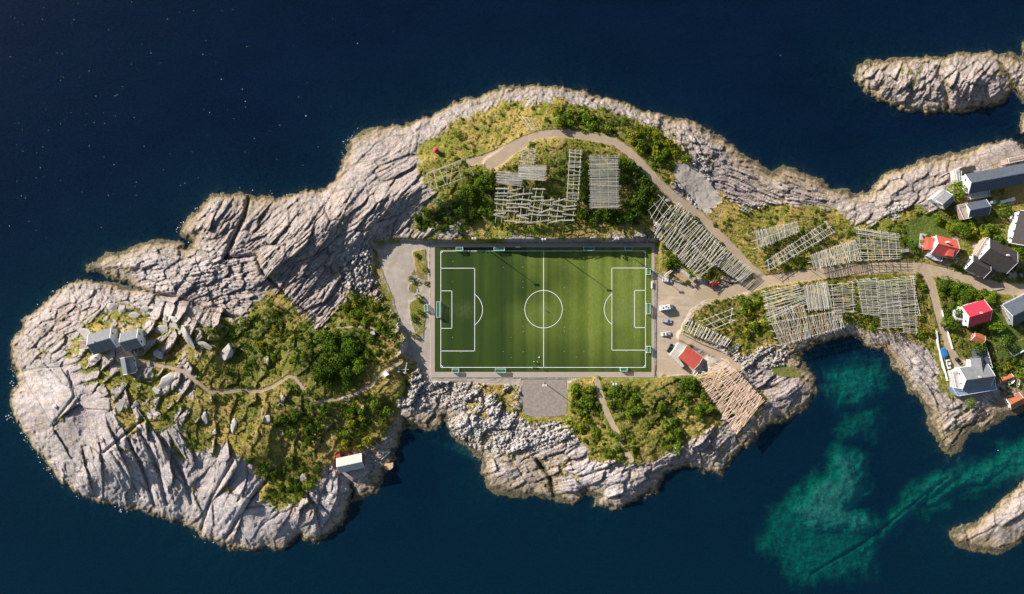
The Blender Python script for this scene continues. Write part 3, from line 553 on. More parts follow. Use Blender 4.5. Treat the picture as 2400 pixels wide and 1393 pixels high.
def turf(t):
    P = t.pos(); sx = t.n("ShaderNodeSeparateXYZ"); t.l(P, sx.inputs[0])
    nA = t.noise(P, .035, 3, .5); fine = t.noise(t.scale(P, (1.2, .5, 1)), 1.2, 5, .75)
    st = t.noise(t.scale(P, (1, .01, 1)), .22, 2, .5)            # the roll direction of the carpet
    # carpet colour turns paler over the east half
    lite_fac = t.math('ADD', t.ramp(sx.outputs[0], -8, 42, 0, 1), t.math('MULTIPLY', t.math('SUBTRACT', nA, .5), 2.2)); lite_fac = t.math('ADD', lite_fac, t.math('MULTIPLY', t.math('SUBTRACT', st, .5), .8))
    lite_fac = t.math('MULTIPLY', lite_fac, t.ramp(sx.outputs[0], -22, 10, .0, 1.0)); lite_fac = t.math('MULTIPLY', lite_fac, t.ramp(sx.outputs[1], -36, -8, .15, 1))
    lite_fac = t.math('MULTIPLY', lite_fac, 1.0, True)
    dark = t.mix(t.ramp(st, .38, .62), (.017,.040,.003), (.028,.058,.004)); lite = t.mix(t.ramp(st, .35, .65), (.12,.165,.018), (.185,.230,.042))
    c = t.mix(lite_fac, dark, lite); c = t.mix(t.ramp(fine, .35, .7, 0, .45), c, (.035,.055,.012))
    cc = t.n("ShaderNodeVectorMath", operation='DISTANCE'); t.l(P, cc.inputs[0]); cc.inputs[1].default_value = W(1274, 726, ZT)
    c = t.mix(t.math('MULTIPLY', t.ramp(cc.outputs['Value'], 4.5, .5, 0, .55), t.ramp(fine, .3, .6, .4, 1)), c, (.15,.20,.06))
    for gx_, gy_ in ((1040,726),(1505,724),(1090,726),(1455,724)):
        dd = t.n("ShaderNodeVectorMath", operation='DISTANCE'); t.l(P, dd.inputs[0]); dd.inputs[1].default_value = W(gx_, gy_, ZT); c = t.mix(t.math('MULTIPLY', t.ramp(dd.outputs['Value'], 6, 1, 0, .4), t.ramp(fine, .35, .6, .2, 1)), c, (.12,.13,.06))
    sm = t.noise(t.scale(P, (.3, 1.5, 1)), .5, 6, .8); c = t.mix(t.ramp(sm, .55, .75, 0, .3), c, (.05,.07,.015))
    t.princ(c, .8, t.bump(fine, .5, .05), 0, .2)
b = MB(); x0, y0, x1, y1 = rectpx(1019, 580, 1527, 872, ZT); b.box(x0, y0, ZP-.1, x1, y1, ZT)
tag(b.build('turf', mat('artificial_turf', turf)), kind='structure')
# markings
ZM = ZT+.02; mk = MB()
def line(ax, ay, bx, by, w=.125):
    a = Vector(W(ax, ay, ZM)); c = Vector(W(bx, by, ZM)); d = (c-a); d.normalize(); n_ = Vector((-d.y, d.x, 0))*w; a = a-d*w; c = c+d*w
    mk.quad(a-n_, c-n_, c+n_, a+n_)
L_, R_, T_, B_ = 1033, 1513, 588.5, 861.5; MX = 1274
for q in ((L_,T_,R_,T_),(L_,B_,R_,B_),(L_,T_,L_,B_),(R_,T_,R_,B_),(MX,T_,MX,B_),
          (L_,629,1112.5,629),(L_,823,1112.5,823),(1112.5,629,1112.5,823),(L_,682,1059,682),(L_,770,1059,770),(1059,682,1059,770),
          (R_,628.5,1434,628.5),(R_,821,1434,821),(1434,628.5,1434,821),(R_,681,1487,681),(R_,768,1487,768),(1487,681,1487,768)): line(*q)
def arc(cx, cy, r, a0, a1, n=48, w=.125):
    c = Vector(W(cx, cy, ZM)); r = r*S*(HC-ZM)/HC; n0 = len(mk.v)
    for i in range(n+1):
        a = a0+(a1-a0)*i/n; mk.v += [(c.x+math.cos(a)*(r-w), c.y+math.sin(a)*(r-w), ZM+.004), (c.x+math.cos(a)*(r+w), c.y+math.sin(a)*(r+w), ZM+.004)]
    for i in range(n): k = n0+2*i; mk.f.append((k, k+1, k+3, k+2))
arc(MX, 725, 44, 0, 2*math.pi, 96); arc(1087, 726, 44, -.93, .93, 24); arc(1460, 725, 44, math.pi-.93, math.pi+.93, 24)
for cx_, cy_, a_ in ((L_,T_,-math.pi/2),(R_,T_,math.pi),(L_,B_,0),(R_,B_,math.pi/2)): arc(cx_, cy_, 4.5, a_, a_+math.pi/2, 8)
for (x_, y_) in [(772,335),(950,335),(1325,335),(1500,335),(840,283),(315,283),(313,465),(950,465),(1432,463),(950,520),(1325,520),(950,717),(1326,717),(951,875),(1327,880),(1326,912),(952,917),(313,972),(842,972),(1433,968),(772,1100),(952,1103),(1326,1100),(1503,1099),(385,1105),(842,1155),(1435,1150),(1957,463),(1955,283),(1885,330),(1887,1098),(1958,968),(1140,717)]:
    px_, py_ = 980+x_/3.87, 540+y_/3.87; line(px_-.2, py_, px_+.2, py_, .07)
mk.quad(*[(p[0], p[1], ZM) for p in (W(1018,581,ZM), W(1018,581,ZM), W(1018,581,ZM), W(1018,581,ZM))]) if False else None
tag(mk.build('pitch_markings', m_white), kind='structure')
# goals
def net(t):
    P = t.coord(); w1 = t.n("ShaderNodeTexChecker"); t.l(P, w1.inputs[0]); w1.inputs['Scale'].default_value = 7
    d = t.n("ShaderNodeBsdfDiffuse"); d.inputs[0].default_value = (.03,.22,.12,1); tr = t.n("ShaderNodeBsdfTransparent"); mx = t.n("ShaderNodeMixShader")
    t.l(t.ramp(w1.outputs[1], 0, 1, .35, .8), mx.inputs[0]); t.l(tr.outputs[0], mx.inputs[1]); t.l(d.outputs[0], mx.inputs[2]); t.l(mx.outputs[0], t.out.inputs[0])
m_net = mat('green_net', net)
def goal(px, py, w, d, h, rz, label, zg=ZT):
    x, y, _ = W(px, py, zg+h*.6); root = empty('football_goal', (x, y, zg), rz)
    tag(root, label, 'goal', 'white framed goals round the pitch'); r = .07
    for s in (-1, 1):
        b = MB(); b.tube((s*w/2, -d/2, 0), (s*w/2, -d/2, h), r*1.3, k=8); b.build('post', m_white, root)
    b = MB(); b.tube((-w/2-r, -d/2, h), (w/2+r, -d/2, h), r*1.3, k=8); b.build('crossbar', m_white, root)
    b = MB()
    for s in (-1, 1): b.tube((s*w/2, -d/2, h), (s*w/2, d/2, h*.92), r); b.tube((s*w/2, d/2, h*.92), (s*w/2, d/2, 0), r); b.tube((s*w/2, -d/2, r), (s*w/2, d/2, r), r)
    b.tube((-w/2, d/2, h*.92), (w/2, d/2, h*.92), r); b.tube((-w/2, d/2, r), (w/2, d/2, r), r); b.build('back_frame', m_white, root)
    b = MB(); e = .03
    b.quad((-w/2+e,-d/2+e,h-.06),(w/2-e,-d/2+e,h-.06),(w/2-e,d/2-e,h*.92-.06),(-w/2+e,d/2-e,h*.92-.06)); b.quad((-w/2+e,d/2-.05,.05),(w/2-e,d/2-.05,.05),(w/2-e,d/2-.05,h*.9),(-w/2+e,d/2-.05,h*.9))
    for s in (-1, 1): xx = s*(w/2-.05); b.quad((xx,-d/2+e,.05),(xx,d/2-e,.05),(xx,d/2-e,h*.9),(xx,-d/2+e,h*.96))
    b.build('net', m_net, root)
for a in [(1077,584,3.2,1.6,2,0,'small goal at the far left of the top touchline'),(1170,584,5,1.7,2,0,'wide goal on the top touchline, between the small goal and the halfway line'),
          (1380,583.5,5,1.7,2,0,'wide goal in the cliff shadow on the top touchline right of the halfway line'),(1473,583.5,3.2,1.7,2,0,'small goal in the cliff shadow near the top right corner'),
          (1067.5,869,3.2,1.7,2,math.pi,'small goal near the bottom left corner of the pitch'),(1173,869,5,1.7,2,math.pi,'wide goal on the bottom touchline left of the players'),(1462,866,3.2,1.7,2,math.pi,'small goal near the bottom right corner of the pitch'),
          (1519.5,637,3.0,1.7,2,-math.pi/2,'small goal behind the right goal line, nearest the top corner'),(1519.5,724,5,1.7,2,-math.pi/2,'wide goal behind the middle of the right goal line'),(1520,819.5,3.0,1.7,2,-math.pi/2,'small goal behind the right goal line, nearest the bottom corner'),
          (1027.5,726,7.4,1.7,2.2,math.pi/2,'largest goal, full size, on the left goal line')]: goal(*a)
goal(999,722,3,1.5,1.8,math.pi/2+.1,'small goal left on the grass outside the left end of the pitch', ground(999,722))
# floodlight masts
def mast(px, py, label, h=12.9, zg=None, rz=0):
    zg = ground(px, py) if zg is None else zg; x, y, _ = W(px, py, zg+h); root = empty('floodlight_mast', (x, y, zg), rz); tag(root, label, 'floodlight mast', 'floodlight masts round the pitch')
    b = MB(); b.tube((0,0,-.3), (0,0,h), .20, .11, 8); b.build('pole', m_metal, root)
    b = MB(); b.box(-.9,-.06,h-.12,.9,.06,h+.02); arm = b.build('crossarm', m_metal, root)
    for s in (-.62, .62):
        b = MB(); b.box(s-.36,-.42,h-.5,s+.36,.42,h-.1); l = b.build('lamp_head', m_white, root)
        b = MB(); b.box(s-.3,-.36,h-.53,s+.3,.36,h-.503); b.build('lens', m_glass, l)
mast(1110.5,559,'floodlight mast above the left half of the pitch, on the sunlit grass verge'); mast(1274.5,560.5,'floodlight mast at the cliff foot in line with the halfway line')
mast(1446,559,'floodlight mast at the cliff foot above the right penalty area')
mast(1118,905,'floodlight mast in the rough grass below the left half of the pitch', 12); mast(1276.5,904,'floodlight mast standing on the square gravel yard below the pitch', 12); mast(1441,901,'floodlight mast among bushes below the right half of the pitch', 12)
# benches and the small stands beside the pitch
def bench(px, py, rz, l, label):
    x, y, _ = W(px, py, ZP+.5); root = empty('bench', (x, y, ZP+.09), rz); tag(root, label, 'bench')
    for n_, (a, b_, c, d) in (('seat', (-.22, .18, .42, .47)), ('backrest', (.2, .26, .5, .95))):
        b = MB(); b.box(-l/2, a, c, l/2, b_, d); b.build(n_, m_white, root)
    for s in (-1, 1): b = MB(); b.box(s*l*.42-.04, -.2, 0, s*l*.42+.04, .24, .42); b.build('leg', m_metal, root)
bench(1527,668,-math.pi/2,3.2,'pale bench at the right edge of the pitch near the top'); bench(1214,579.5,0,2.2,'short white bench on the paving at the edge of the cliff shadow'); bench(1252,862,0,2.4,'white bench on the bottom touchline beside the players')
# people
def person(px, py, rz, top, shorts, label, arms=.5):
    x, y, _ = W(px, py, ZT+1); root = empty('person', (x, y, ZT), rz); tag(root, label, 'person')
    me = bpy.data.meshes.new('body')
    V = [(0,0,.95),(0,0,1.15),(0,0,1.38),(0,0,1.50),(0,.01,1.60),(0,0,1.74),(-.10,0,.90),(-.12,.10,.50),(-.13,.02,.09),(-.13,.16,.04),(.10,0,.90),(.13,-.02,.50),(.14,-.14,.09),(.14,0,.04),
         (-.19,0,1.40),(-.30,.06,1.15),(-.30,.26,1.00),(-.30,.34,.97),(.19,0,1.40),(.33,-.03,1.15),(.42,.10,.98),(.44,.17,.94)]
    E = [(0,1),(1,2),(2,3),(3,4),(4,5),(0,6),(6,7),(7,8),(8,9),(0,10),(10,11),(11,12),(12,13),(2,14),(14,15),(15,16),(16,17),(2,18),(18,19),(19,20),(20,21)]
    rad = [.15,.14,.16,.06,.09,.085,.09,.065,.045,.04,.09,.065,.045,.04,.06,.045,.035,.03,.06,.045,.035,.03]
    me.from_pydata(V, E, []); o = link('body', me, m_skin, root); md = o.modifiers.new('skin', 'SKIN'); ss = o.modifiers.new('sub', 'SUBSURF'); ss.levels = 1; ss.render_levels = 1
    for i, r_ in enumerate(rad): me.skin_vertices[0].data[i].radius = (r_, r_)
    me.skin_vertices[0].data[0].use_root = True
    def shell(name, V, E, rad, m_):
        me = bpy.data.meshes.new(name); me.from_pydata(V, E, []); o = link(name, me, m_, root); o.modifiers.new('skin', 'SKIN'); s_ = o.modifiers.new('sub', 'SUBSURF'); s_.levels = 1; s_.render_levels = 1
        for i, r_ in enumerate(rad): me.skin_vertices[0].data[i].radius = (r_, r_)
        me.skin_vertices[0].data[0].use_root = True
    shell('shirt', [(0,0,1.0),(0,0,1.2),(0,0,1.42),(-.2,0,1.41),(-.28,.04,1.2),(.2,0,1.41),(.30,-.02,1.2)], [(0,1),(1,2),(2,3),(3,4),(2,5),(5,6)], [.18,.17,.18,.09,.07,.09,.07], top)
    shell('shorts', [(0,0,.96),(-.11,.03,.75),(-.12,.08,.58),(.11,0,.75),(.13,-.02,.58)], [(0,1),(1,2),(0,3),(3,4)], [.18,.12,.10,.12,.10], shorts)
    shell('hair', [(0,-.02,1.66),(0,-.01,1.78)], [(0,1)], [.10,.085], m_hair)
person(1251.5,848,.3,m_whitecloth,m_blackcloth,'player in white shirt, leftmost of the two beside the ball'); person(1259.8,849,-.5,m_whitecloth,m_whitecloth,'player all in white, right of the other one beside the ball')
person(1277,726,2.2,m_blackcloth,m_blackcloth,'dark clothed person standing on the centre spot'); person(1271,864,0,m_blackcloth,m_blackcloth,'dark clothed person standing below the halfway line at the touchline')
bm_ = bmesh.new(); bmesh.ops.create_icosphere(bm_, subdivisions=2, radius=.34); me = bpy.data.meshes.new('ball'); bm_.to_mesh(me); bm_.free()
o = link('ball', me, m_white); o.location = W(1264,838,ZT+.34); tag(o, 'large white ball on the turf beside the two players', 'ball')

# ------------------------------------------------------------------ stones
def stone_mesh(name, seed, flat=.6, sub=2, n=16):
    bm = bmesh.new(); r = random.Random(seed)
    for i in range(n):
        a = r.uniform(0, 6.283); zz = r.uniform(-.9, .95); k = 1 if r.random() < .7 else .8; q = (1-abs(zz)**3*.55)
        bm.verts.new((math.cos(a)*q*k*(1+.15*math.cos(2*a)), math.sin(a)*q*k, zz*flat))
    g = bmesh.ops.convex_hull(bm, input=bm.verts[:]); bmesh.ops.delete(bm, geom=list(set([e for e in g['geom_interior'] if isinstance(e, bmesh.types.BMVert)])), context='VERTS')
    bmesh.ops.recalc_face_normals(bm, faces=bm.faces)
    if sub > 1: bmesh.ops.bevel(bm, geom=bm.edges[:], offset=.05, segments=1, affect='EDGES')
    bmesh.ops.triangulate(bm, faces=bm.faces[:]); me = bpy.data.meshes.new(name); bm.to_mesh(me); bm.free(); return me
stones = [stone_mesh('boulder', 40+i) for i in range(6)]
def boulder(px, py, sx, sy, sz, rz, label, group=None, mt=m_stone, k=None, dz=0):
    o = bpy.data.objects.new('boulder', stones[k if k is not None else random.randrange(6)])
    if k is not None: sz *= .62; sx *= .95; C.objects.link(o)
    if len(o.data.materials) == 0: o.data.materials.append(mt)
    zg = ground(px, py)+dz; o.location = W(px, py, zg+sz*.15); o.scale = (sx, sy, sz); o.rotation_euler = (0, 0, rz); tag(o, label, 'boulder', group); return o
for i, (zx, zy) in enumerate([(162,755),(162,790),(162,830),(162,862),(162,900),(162,935),(162,970),(162,1002),(164,1063),(164,1093),(164,1150),(164,1184),(164,1218),(160,1247),(164,1275),(164,1310)]):
    px = 1500+zx/3.482; py = 420+zy/3.482 if zy < 1020 else 420+zy/3.482
    boulder(px, py, .85, .85, 1.1, i*1.3, 'rough boulder in the row along the parking area beside the pitch', 'boulders lining the parking area')
for (zx, zy) in ((164,590),(164,622),(166,655),(166,690),(143,715)):
    boulder(1500+zx/3.481, 640+zy/3.481, .8, .8, .95, zx*zy, 'pale boulder near the dark car and clubhouse end of the parking row', 'boulders at the lower end of the parking row')
# great slabs of the west islet
SL = [(395,893,46,30,3.4,-35,'pair-like big pale slab beside the stone path below the west cottages',0),(368,915,22,13,2.6,40,'wedge shaped pale slab just left of the big pale slab',1),(530,825,26,38,4.6,15,'tall rounded pale boulder right of the stone slabs, above the path',2),(478,808,38,20,3.2,25,'broad pale slab lying beside the tilted long stone',3),
 (440,790,17,60,3.2,-28,'long leaning slab standing on end right of the cottages',4),(412,760,22,44,3.2,-35,'long oval slab above the leaning slab',5),(380,775,34,26,3.2,10,'round grey boulder right of the smaller white gabled cottage',0),(350,765,20,24,2.2,0,'small pale boulder touching the round grey boulder',1),
 (388,752,12,26,2.4,-10,'narrow upright stone left of the long oval slab',2),(260,722,26,32,3.0,-20,'pointed boulder in the grass above the cottages',3),(287,728,22,26,2.4,0,'blunt boulder next to the pointed boulder above the cottages',4),(317,742,28,20,2.6,10,'brownish boulder right of the two boulders above the cottages',5),
 (340,727,20,20,2.2,0,'grey boulder at the head of the grassy gully',0),(372,830,26,18,2.2,35,'bluish shard of rock between the cottages and the path',1),(285,945,24,36,2.8,15,'upright pale slab in the grass below the small hut',2),(318,950,14,34,3.4,5,'bluish slab standing right of the upright pale slab',3),
 (480,975,16,34,2.6,-10,'pale standing slab in the green hollow below the path',4),(548,1000,14,36,3.0,8,'tall pale slab in the middle of the green slope',5),(625,985,20,26,2.4,0,'cream boulder on the grassy slope above the dark bushes',0),(660,1015,14,14,1.8,0,'small dark angular boulder beside the cream boulder',1),
 (710,975,16,16,2.2,0,'white boulder peeping out of the bushes right of the path bend',2),(806,935,26,12,1.8,15,'flat pale rock at the foot of the copse path',3),(225,838,30,18,1.8,-30,'long low boulder left of the white cottage',4),(205,785,44,22,1.5,28,'broad flat slab above left of the cottage',5),(712,1120,16,24,2.0,0,'pinkish standing stone in the lower bushes',0),
 (503,1012,10,14,2.2,0,'little white block beside the dark hollow',1),(250,905,40,34,1.2,-30,'broad low slab with a rusty hollow below the cottage',3)]
for (px, py, w, h, hz, a, lab, k) in SL: boulder(px, py, w*S*.58, h*S*.58, hz, R(-a), lab, None, m_stone, k, -.3)
for (px, py, w, h, hz, a, lab) in [(1100,352,24,22,1.6,0,'pale boulder beside the track near the red lantern'),(1080,345,26,28,1.6,10,'broad boulder right of the red lantern'),(1150,300,40,26,1.6,-20,'light outcrop boulder in the dry grass above the track'),(905,898,0,0,0,0,''),(948,925,30,28,2.5,0,'pinkish square block at the head of the shingle inlet'),(1545,1000,14,12,1.4,0,'single pale boulder among the bushes of the south hill')]:
    if w: boulder(px, py, w*S*.55, h*S*.55, hz, R(-a), lab)
# loose rubble: one mass
def scatter_mesh(name, protos, P, mt, label=None, cat=None, kind='stuff', group=None):
    """P: list of (x,y,z,sx,sy,sz,rz,proto). merged into one mesh"""
    vs = []; fs = []; n = 0; cache = []
    for pm in protos:
        v = np.empty(len(pm.vertices)*3, np.float32); pm.vertices.foreach_get('co', v); cache.append((v.reshape(-1, 3), np.array([p.vertices[:] for p in pm.polygons])))
    for (x, y, z_, sx, sy, sz, rz, k) in P:
        v, f = cache[k]; c, s = math.cos(rz), math.sin(rz); q = v*np.array([sx, sy, sz], np.float32)
        q = np.stack([q[:,0]*c-q[:,1]*s+x, q[:,0]*s+q[:,1]*c+y, q[:,2]+z_], 1); vs.append(q); fs.append(f+n); n += len(v)
    V = np.concatenate(vs); F = np.concatenate(fs); fl = F.shape[1]; me = bpy.data.meshes.new(name)
    me.vertices.add(len(V)); me.vertices.foreach_set('co', V.astype(np.float32).ravel()); me.loops.add(F.size); me.loops.foreach_set('vertex_index', F.astype(np.int32).ravel())
    me.polygons.add(len(F)); me.polygons.foreach_set('loop_start', (np.arange(len(F))*fl).astype(np.int32)); me.polygons.foreach_set('loop_total', np.full(len(F), fl, np.int32)); me.update(); me.validate()
    o = link(name, me, mt); tag(o, label, cat, group, kind); return o
def island_mat(name, cols, rough=.85, trans=0.0):
    def fn(t):
        r = t.n("ShaderNodeNewGeometry").outputs['Random Per Island']; cr = t.n("ShaderNodeValToRGB"); t.l(r, cr.inputs[0]); e = cr.color_ramp.elements
        while len(e) < len(cols): e.new(.5)
        for i, c in enumerate(cols): e[i].position = i/(len(cols)-1); e[i].color = tuple(c)+(1,)
        oi = t.n("ShaderNodeObjectInfo").outputs['Random']; big = t.noise(t.pos(), .09, 3)
        col = t.mix(t.ramp(oi, 0, 1, 0, .45), cr.outputs[0], t.mix(.5, cr.outputs[0], cols[-1])); col = t.mix(t.ramp(big, .4, .65, 0, .4), col, cols[0])
        if trans:
            a = t.n("ShaderNodeBsdfDiffuse"); b_ = t.n("ShaderNodeBsdfTranslucent"); m_ = t.n("ShaderNodeMixShader"); m_.inputs[0].default_value = trans
            t.l(col, a.inputs[0]); t.l(col, b_.inputs[0]); t.l(a.outputs[0], m_.inputs[1]); t.l(b_.outputs[0], m_.inputs[2]); t.l(m_.outputs[0], t.out.inputs[0])
        else: t.princ(col, rough, None, 0, .2)
    return mat(name, fn)
m_rub = island_mat('rubble_stone', [(.24,.22,.20),(.40,.36,.32),(.50,.45,.41)])
small = [stone_mesh('rubble_piece', 70+i, .7, 1, 10) for i in range(4)]
pr = sst(rub, .3, .7)*(1-road)*(pl < 0)
iy, ix = np.nonzero(rng.random(z.shape) < pr*.20)
P = [(float(VX[a, b_]), float(VY[a, b_]), float(z[a, b_])+.1, s_*random.uniform(.8, 1.4), s_, s_*random.uniform(.7, 1), random.uniform(0, 6.3), random.randrange(4)) for a, b_ in zip(iy, ix) for s_ in (random.choice((.3,.35,.4,.5,.6,.85)),)]
scatter_mesh('rubble', small, P, m_rub, 'pale loose stones heaped along the shore and round the levelled ground', 'rubble')
print('rubble', len(P))
# ------------------------------------------------------------------ fish drying racks
pole_m = {}
def unit_pole(mt):
    if mt.name not in pole_m:
        b = MB(); b.tube((-.5,0,0), (.5,0,0), 1, .8, 5); me = b.me('pole'); me.materials.append(mt); pole_m[mt.name] = me
    return pole_m[mt.name]
def rod(name, p, q, r, mt, parent, inv):
    p = inv @ Vector(p); q = inv @ Vector(q); d = q-p
    o = bpy.data.objects.new(name, unit_pole(mt)); C.objects.link(o); o.parent = parent
    o.location = (p+q)/2; o.rotation_euler = d.to_track_quat('X', 'Z').to_euler(); o.scale = (d.length, r, r); return o
def rack(P0, P1, P3, P2, label, n=40, rows=1, beams=2, h=4.6, gap=0.0, jit=.35, r=.13, mt=None, mt2=None, ext=.06, clump=0.0, bundle=1, seed=0, polefrac=(0, 1)):
    """poles run P0->P1 and follow each other towards P3/P2; corners are pixels of the rack's top"""
    rn = random.Random(seed+int(P0[0])); mt = mt or m_wood
    cs = []
    for (x, y) in (P0, P1, P3, P2):
        zt = ground(x, y)+h; zt = ground(CX+(x-CX)*(HC-zt+h)/(HC-zt+h), y)+h; cs.append(zt)
    zm = sum(cs)/4; cs = [zm+(c-zm)*.6 for c in cs]
    a, b_, c, d = [Vector(W(p[0], p[1], zz)) for p, zz in zip((P0, P1, P3, P2), cs)]
    def at(u, v): return (a*(1-u)+b_*u)*(1-v)+(c*(1-u)+d*u)*v
    mid = at(.5, .5); zg = gw(mid.x, mid.y); dv = (b_-a)
    root = empty('fish_drying_rack', (mid.x, mid.y, zg), math.atan2(dv.y, dv.x)); tag(root, label, 'drying rack', 'wooden racks for drying fish')
    inv = Matrix.Rotation(-root.rotation_euler[2], 4, 'Z') @ Matrix.Translation((-mid.x, -mid.y, -zg))
    for k in range(beams+1 if beams > 1 else 2):
        nb = beams if beams > 1 else 1; u = .04+.92*k/nb
        p, q = at(u, -.01), at(u, 1.01); p.z -= r*2.2; q.z -= r*2.2; rod('beam', p, q, r*1.05, mt, root, inv)
        L = (q-p).length; m_ = max(1, int(L/6.5))
        for j in range(m_+1):
            t_ = p.lerp(q, (j+.02)/(m_+.04)); g_ = gw(t_.x, t_.y); rod('post', (t_.x, t_.y, g_-.3), (t_.x, t_.y, t_.z), r*1.1, mt, root, inv)
    made = 0; extra = MB(); v = .01
    for rr in range(rows):
        u0 = rr/rows; u1 = (rr+1)/rows
        for i in range(n):
            v = (i+.5)/n+rn.uniform(-.25, .25)/n
            if clump: v += clump*math.sin(i*1.9+rr)/n
            if rn.random() < gap: continue
            e = ext*rn.uniform(.3, 1.6)/rows; s_ = rn.gauss(0, jit)/n*1.1
            for bb in range(bundle):
                ob = (bb-(bundle-1)/2)*r*2.0/max(1e-3, (c-a).length)
                p = at(u0-e, v+s_+ob); q = at(u1+e*rn.uniform(.4, 1.5), v-s_+ob); p.z += r+rn.uniform(0, r); q.z += r+rn.uniform(0, r)
                mm = mt2 if (mt2 is not None and rn.random() < .28) else mt
                if made < 100: rod('pole', p, q, r*rn.uniform(.6, .95), mm, root, inv)
                else: extra.tube(inv @ p, inv @ q, r*rn.uniform(.6, .95), k=5)
                made += 1
    if extra.v: o = extra.build('poles_heap', mt, root); o.name = 'pole'; o['kind'] = 'stuff'
    return root
RK = rack
RK((1383,364),(1446,364),(1386,489),(1449,489),'tall regular rack on the hill with close crosswise poles, right of the narrow one',n=62,beams=3,r=.12,jit=.25)
RK((1224,347),(1256,350),(1219,386),(1252,385),'topmost short rack on the hill, against the pale rock below the track',n=13,beams=2,r=.12)
RK((1219,387),(1277,388),(1218,420),(1275,425),'wide rack directly under the topmost short rack',n=27,beams=3,r=.12)
RK((1167,401),(1222,406),(1166,432),(1222,437),'rack with crossing loose poles at the left end of the hill group',n=25,beams=3,r=.11,jit=.9)
RK((1163,440),(1278,441),(1157,521),(1262,525),'large open rack at the cliff edge with few bundled planks',n=10,rows=4,beams=7,r=.11,bundle=3,jit=.2,gap=.3)
RK((1270,463),(1352,466),(1262,528),(1345,518),'sagging open rack with slanting bundles right of the large open rack',n=5,rows=3,beams=4,r=.12,bundle=3,jit=.2,gap=.1)
RK((1335,350),(1363,352),(1328,467),(1356,468),'narrow rack running down the hill with clustered crosswise poles',n=36,beams=2,r=.12,clump=1.2,gap=.12)
RK((997,408),(1001,450),(1080,376),(1090,418),'almost bare rack frame at the left end of the track',n=8,beams=2,r=.13,gap=.25,clump=3)
RK((1214,273),(1232,306),(1246,276),(1262,300),'small bare rack frame in dry grass above the track',n=4,beams=2,r=.11,h=2.5)
RK((1521,497),(1545,455),(1536,530),(1574,488),'dark bare rack frame in the shade at the upper end of the diagonal rack',n=4,beams=2,r=.12)
RK((1532,545),(1583,471),(1642,655),(1704,590),'long diagonal rack packed with poles between the pitch corner and the track',n=60,rows=2,beams=4,r=.13,jit=.9,gap=.12,h=3.1,clump=1.2)
RK((1677,620),(1705,592),(1738,663),(1766,636),'short diagonal rack at the lower end of the track, just above the red car',n=24,beams=2,r=.14,jit=.4,gap=.12,h=3.2)
RK((1764,544),(1773,584),(1868,520),(1874,543),'upper left rack of the four north of the road, thin upright poles',n=40,beams=2,r=.12)
RK((1794,613),(1806,633),(1938,518),(1956,545),'diagonal rack between two others north of the road, with gaps in the poles',n=46,beams=2,r=.12,gap=.18,jit=.7)
RK((1899,599),(1906,630),(2006,562),(2016,608),'rack of close upright poles just left of the square grid rack',n=46,beams=2,r=.12,jit=.4)
RK((2008,532),(2103,548),(2016,612),(2107,607),'square grid rack at the right end of the row, north of the road',n=24,beams=5,r=.12,gap=.08,jit=.5)
RK((1790,683),(1868,668),(1803,752),(1888,716),'rack of slanting greenish poles at the left end of the row south of the road',n=26,beams=2,r=.13,jit=.7,clump=.8)
RK((1883,673),(1891,728),(1940,662),(1950,720),'rack of dense upright grey poles in the middle of the row south of the road',n=26,beams=2,r=.14,jit=.3)
RK((1800,722),(1812,756),(1884,716),(1894,745),'short rack with orange planks below the slanting poles',n=22,beams=2,r=.14,mt2=m_wood_new,gap=.12)
RK((1808,758),(1828,812),(1972,726),(1978,768),'long rack on the cliff edge above the dark cove, partly fresh orange poles',n=54,rows=2,beams=3,r=.14,mt2=m_wood_new,gap=.06)
RK((1948,668),(2000,660),(1955,735),(2003,732),'thin sparse rack right of the dense grey one',n=20,beams=2,r=.11,jit=.5)
RK((2008,657),(2056,652),(2022,735),(2062,741),'third crosswise rack from the right, south of the road',n=32,beams=3,r=.11,jit=.35)
RK((2058,660),(2102,655),(2066,770),(2118,768),'second crosswise rack from the right, south of the road',n=42,beams=3,r=.11,jit=.35)
RK((2103,652),(2144,646),(2118,779),(2150,782),'rightmost crosswise rack south of the road, beside the long single rail',n=42,beams=2,r=.11,jit=.35,gap=.08)
RK((1643,752),(1672,773),(1719,722),(1722,752),'bare skewed rack frame in the bushes beside the parking area',n=5,beams=2,r=.12,gap=.1)
RK((1605,777),(1617,751),(1702,813),(1714,797),'low dense rack of short thick bundles beside the parking area',n=38,beams=2,r=.15,jit=.15,mt=m_lightroof if False else m_wood,h=3,clump=.8)
RK((1634,886),(1701,842),(1727,1019),(1790,938),'largest rack, pinkish new poles, running from the clubhouse down to the shore',n=64,rows=4,beams=4,r=.14,jit=.9,mt=m_pinkwood,gap=.12,h=5)
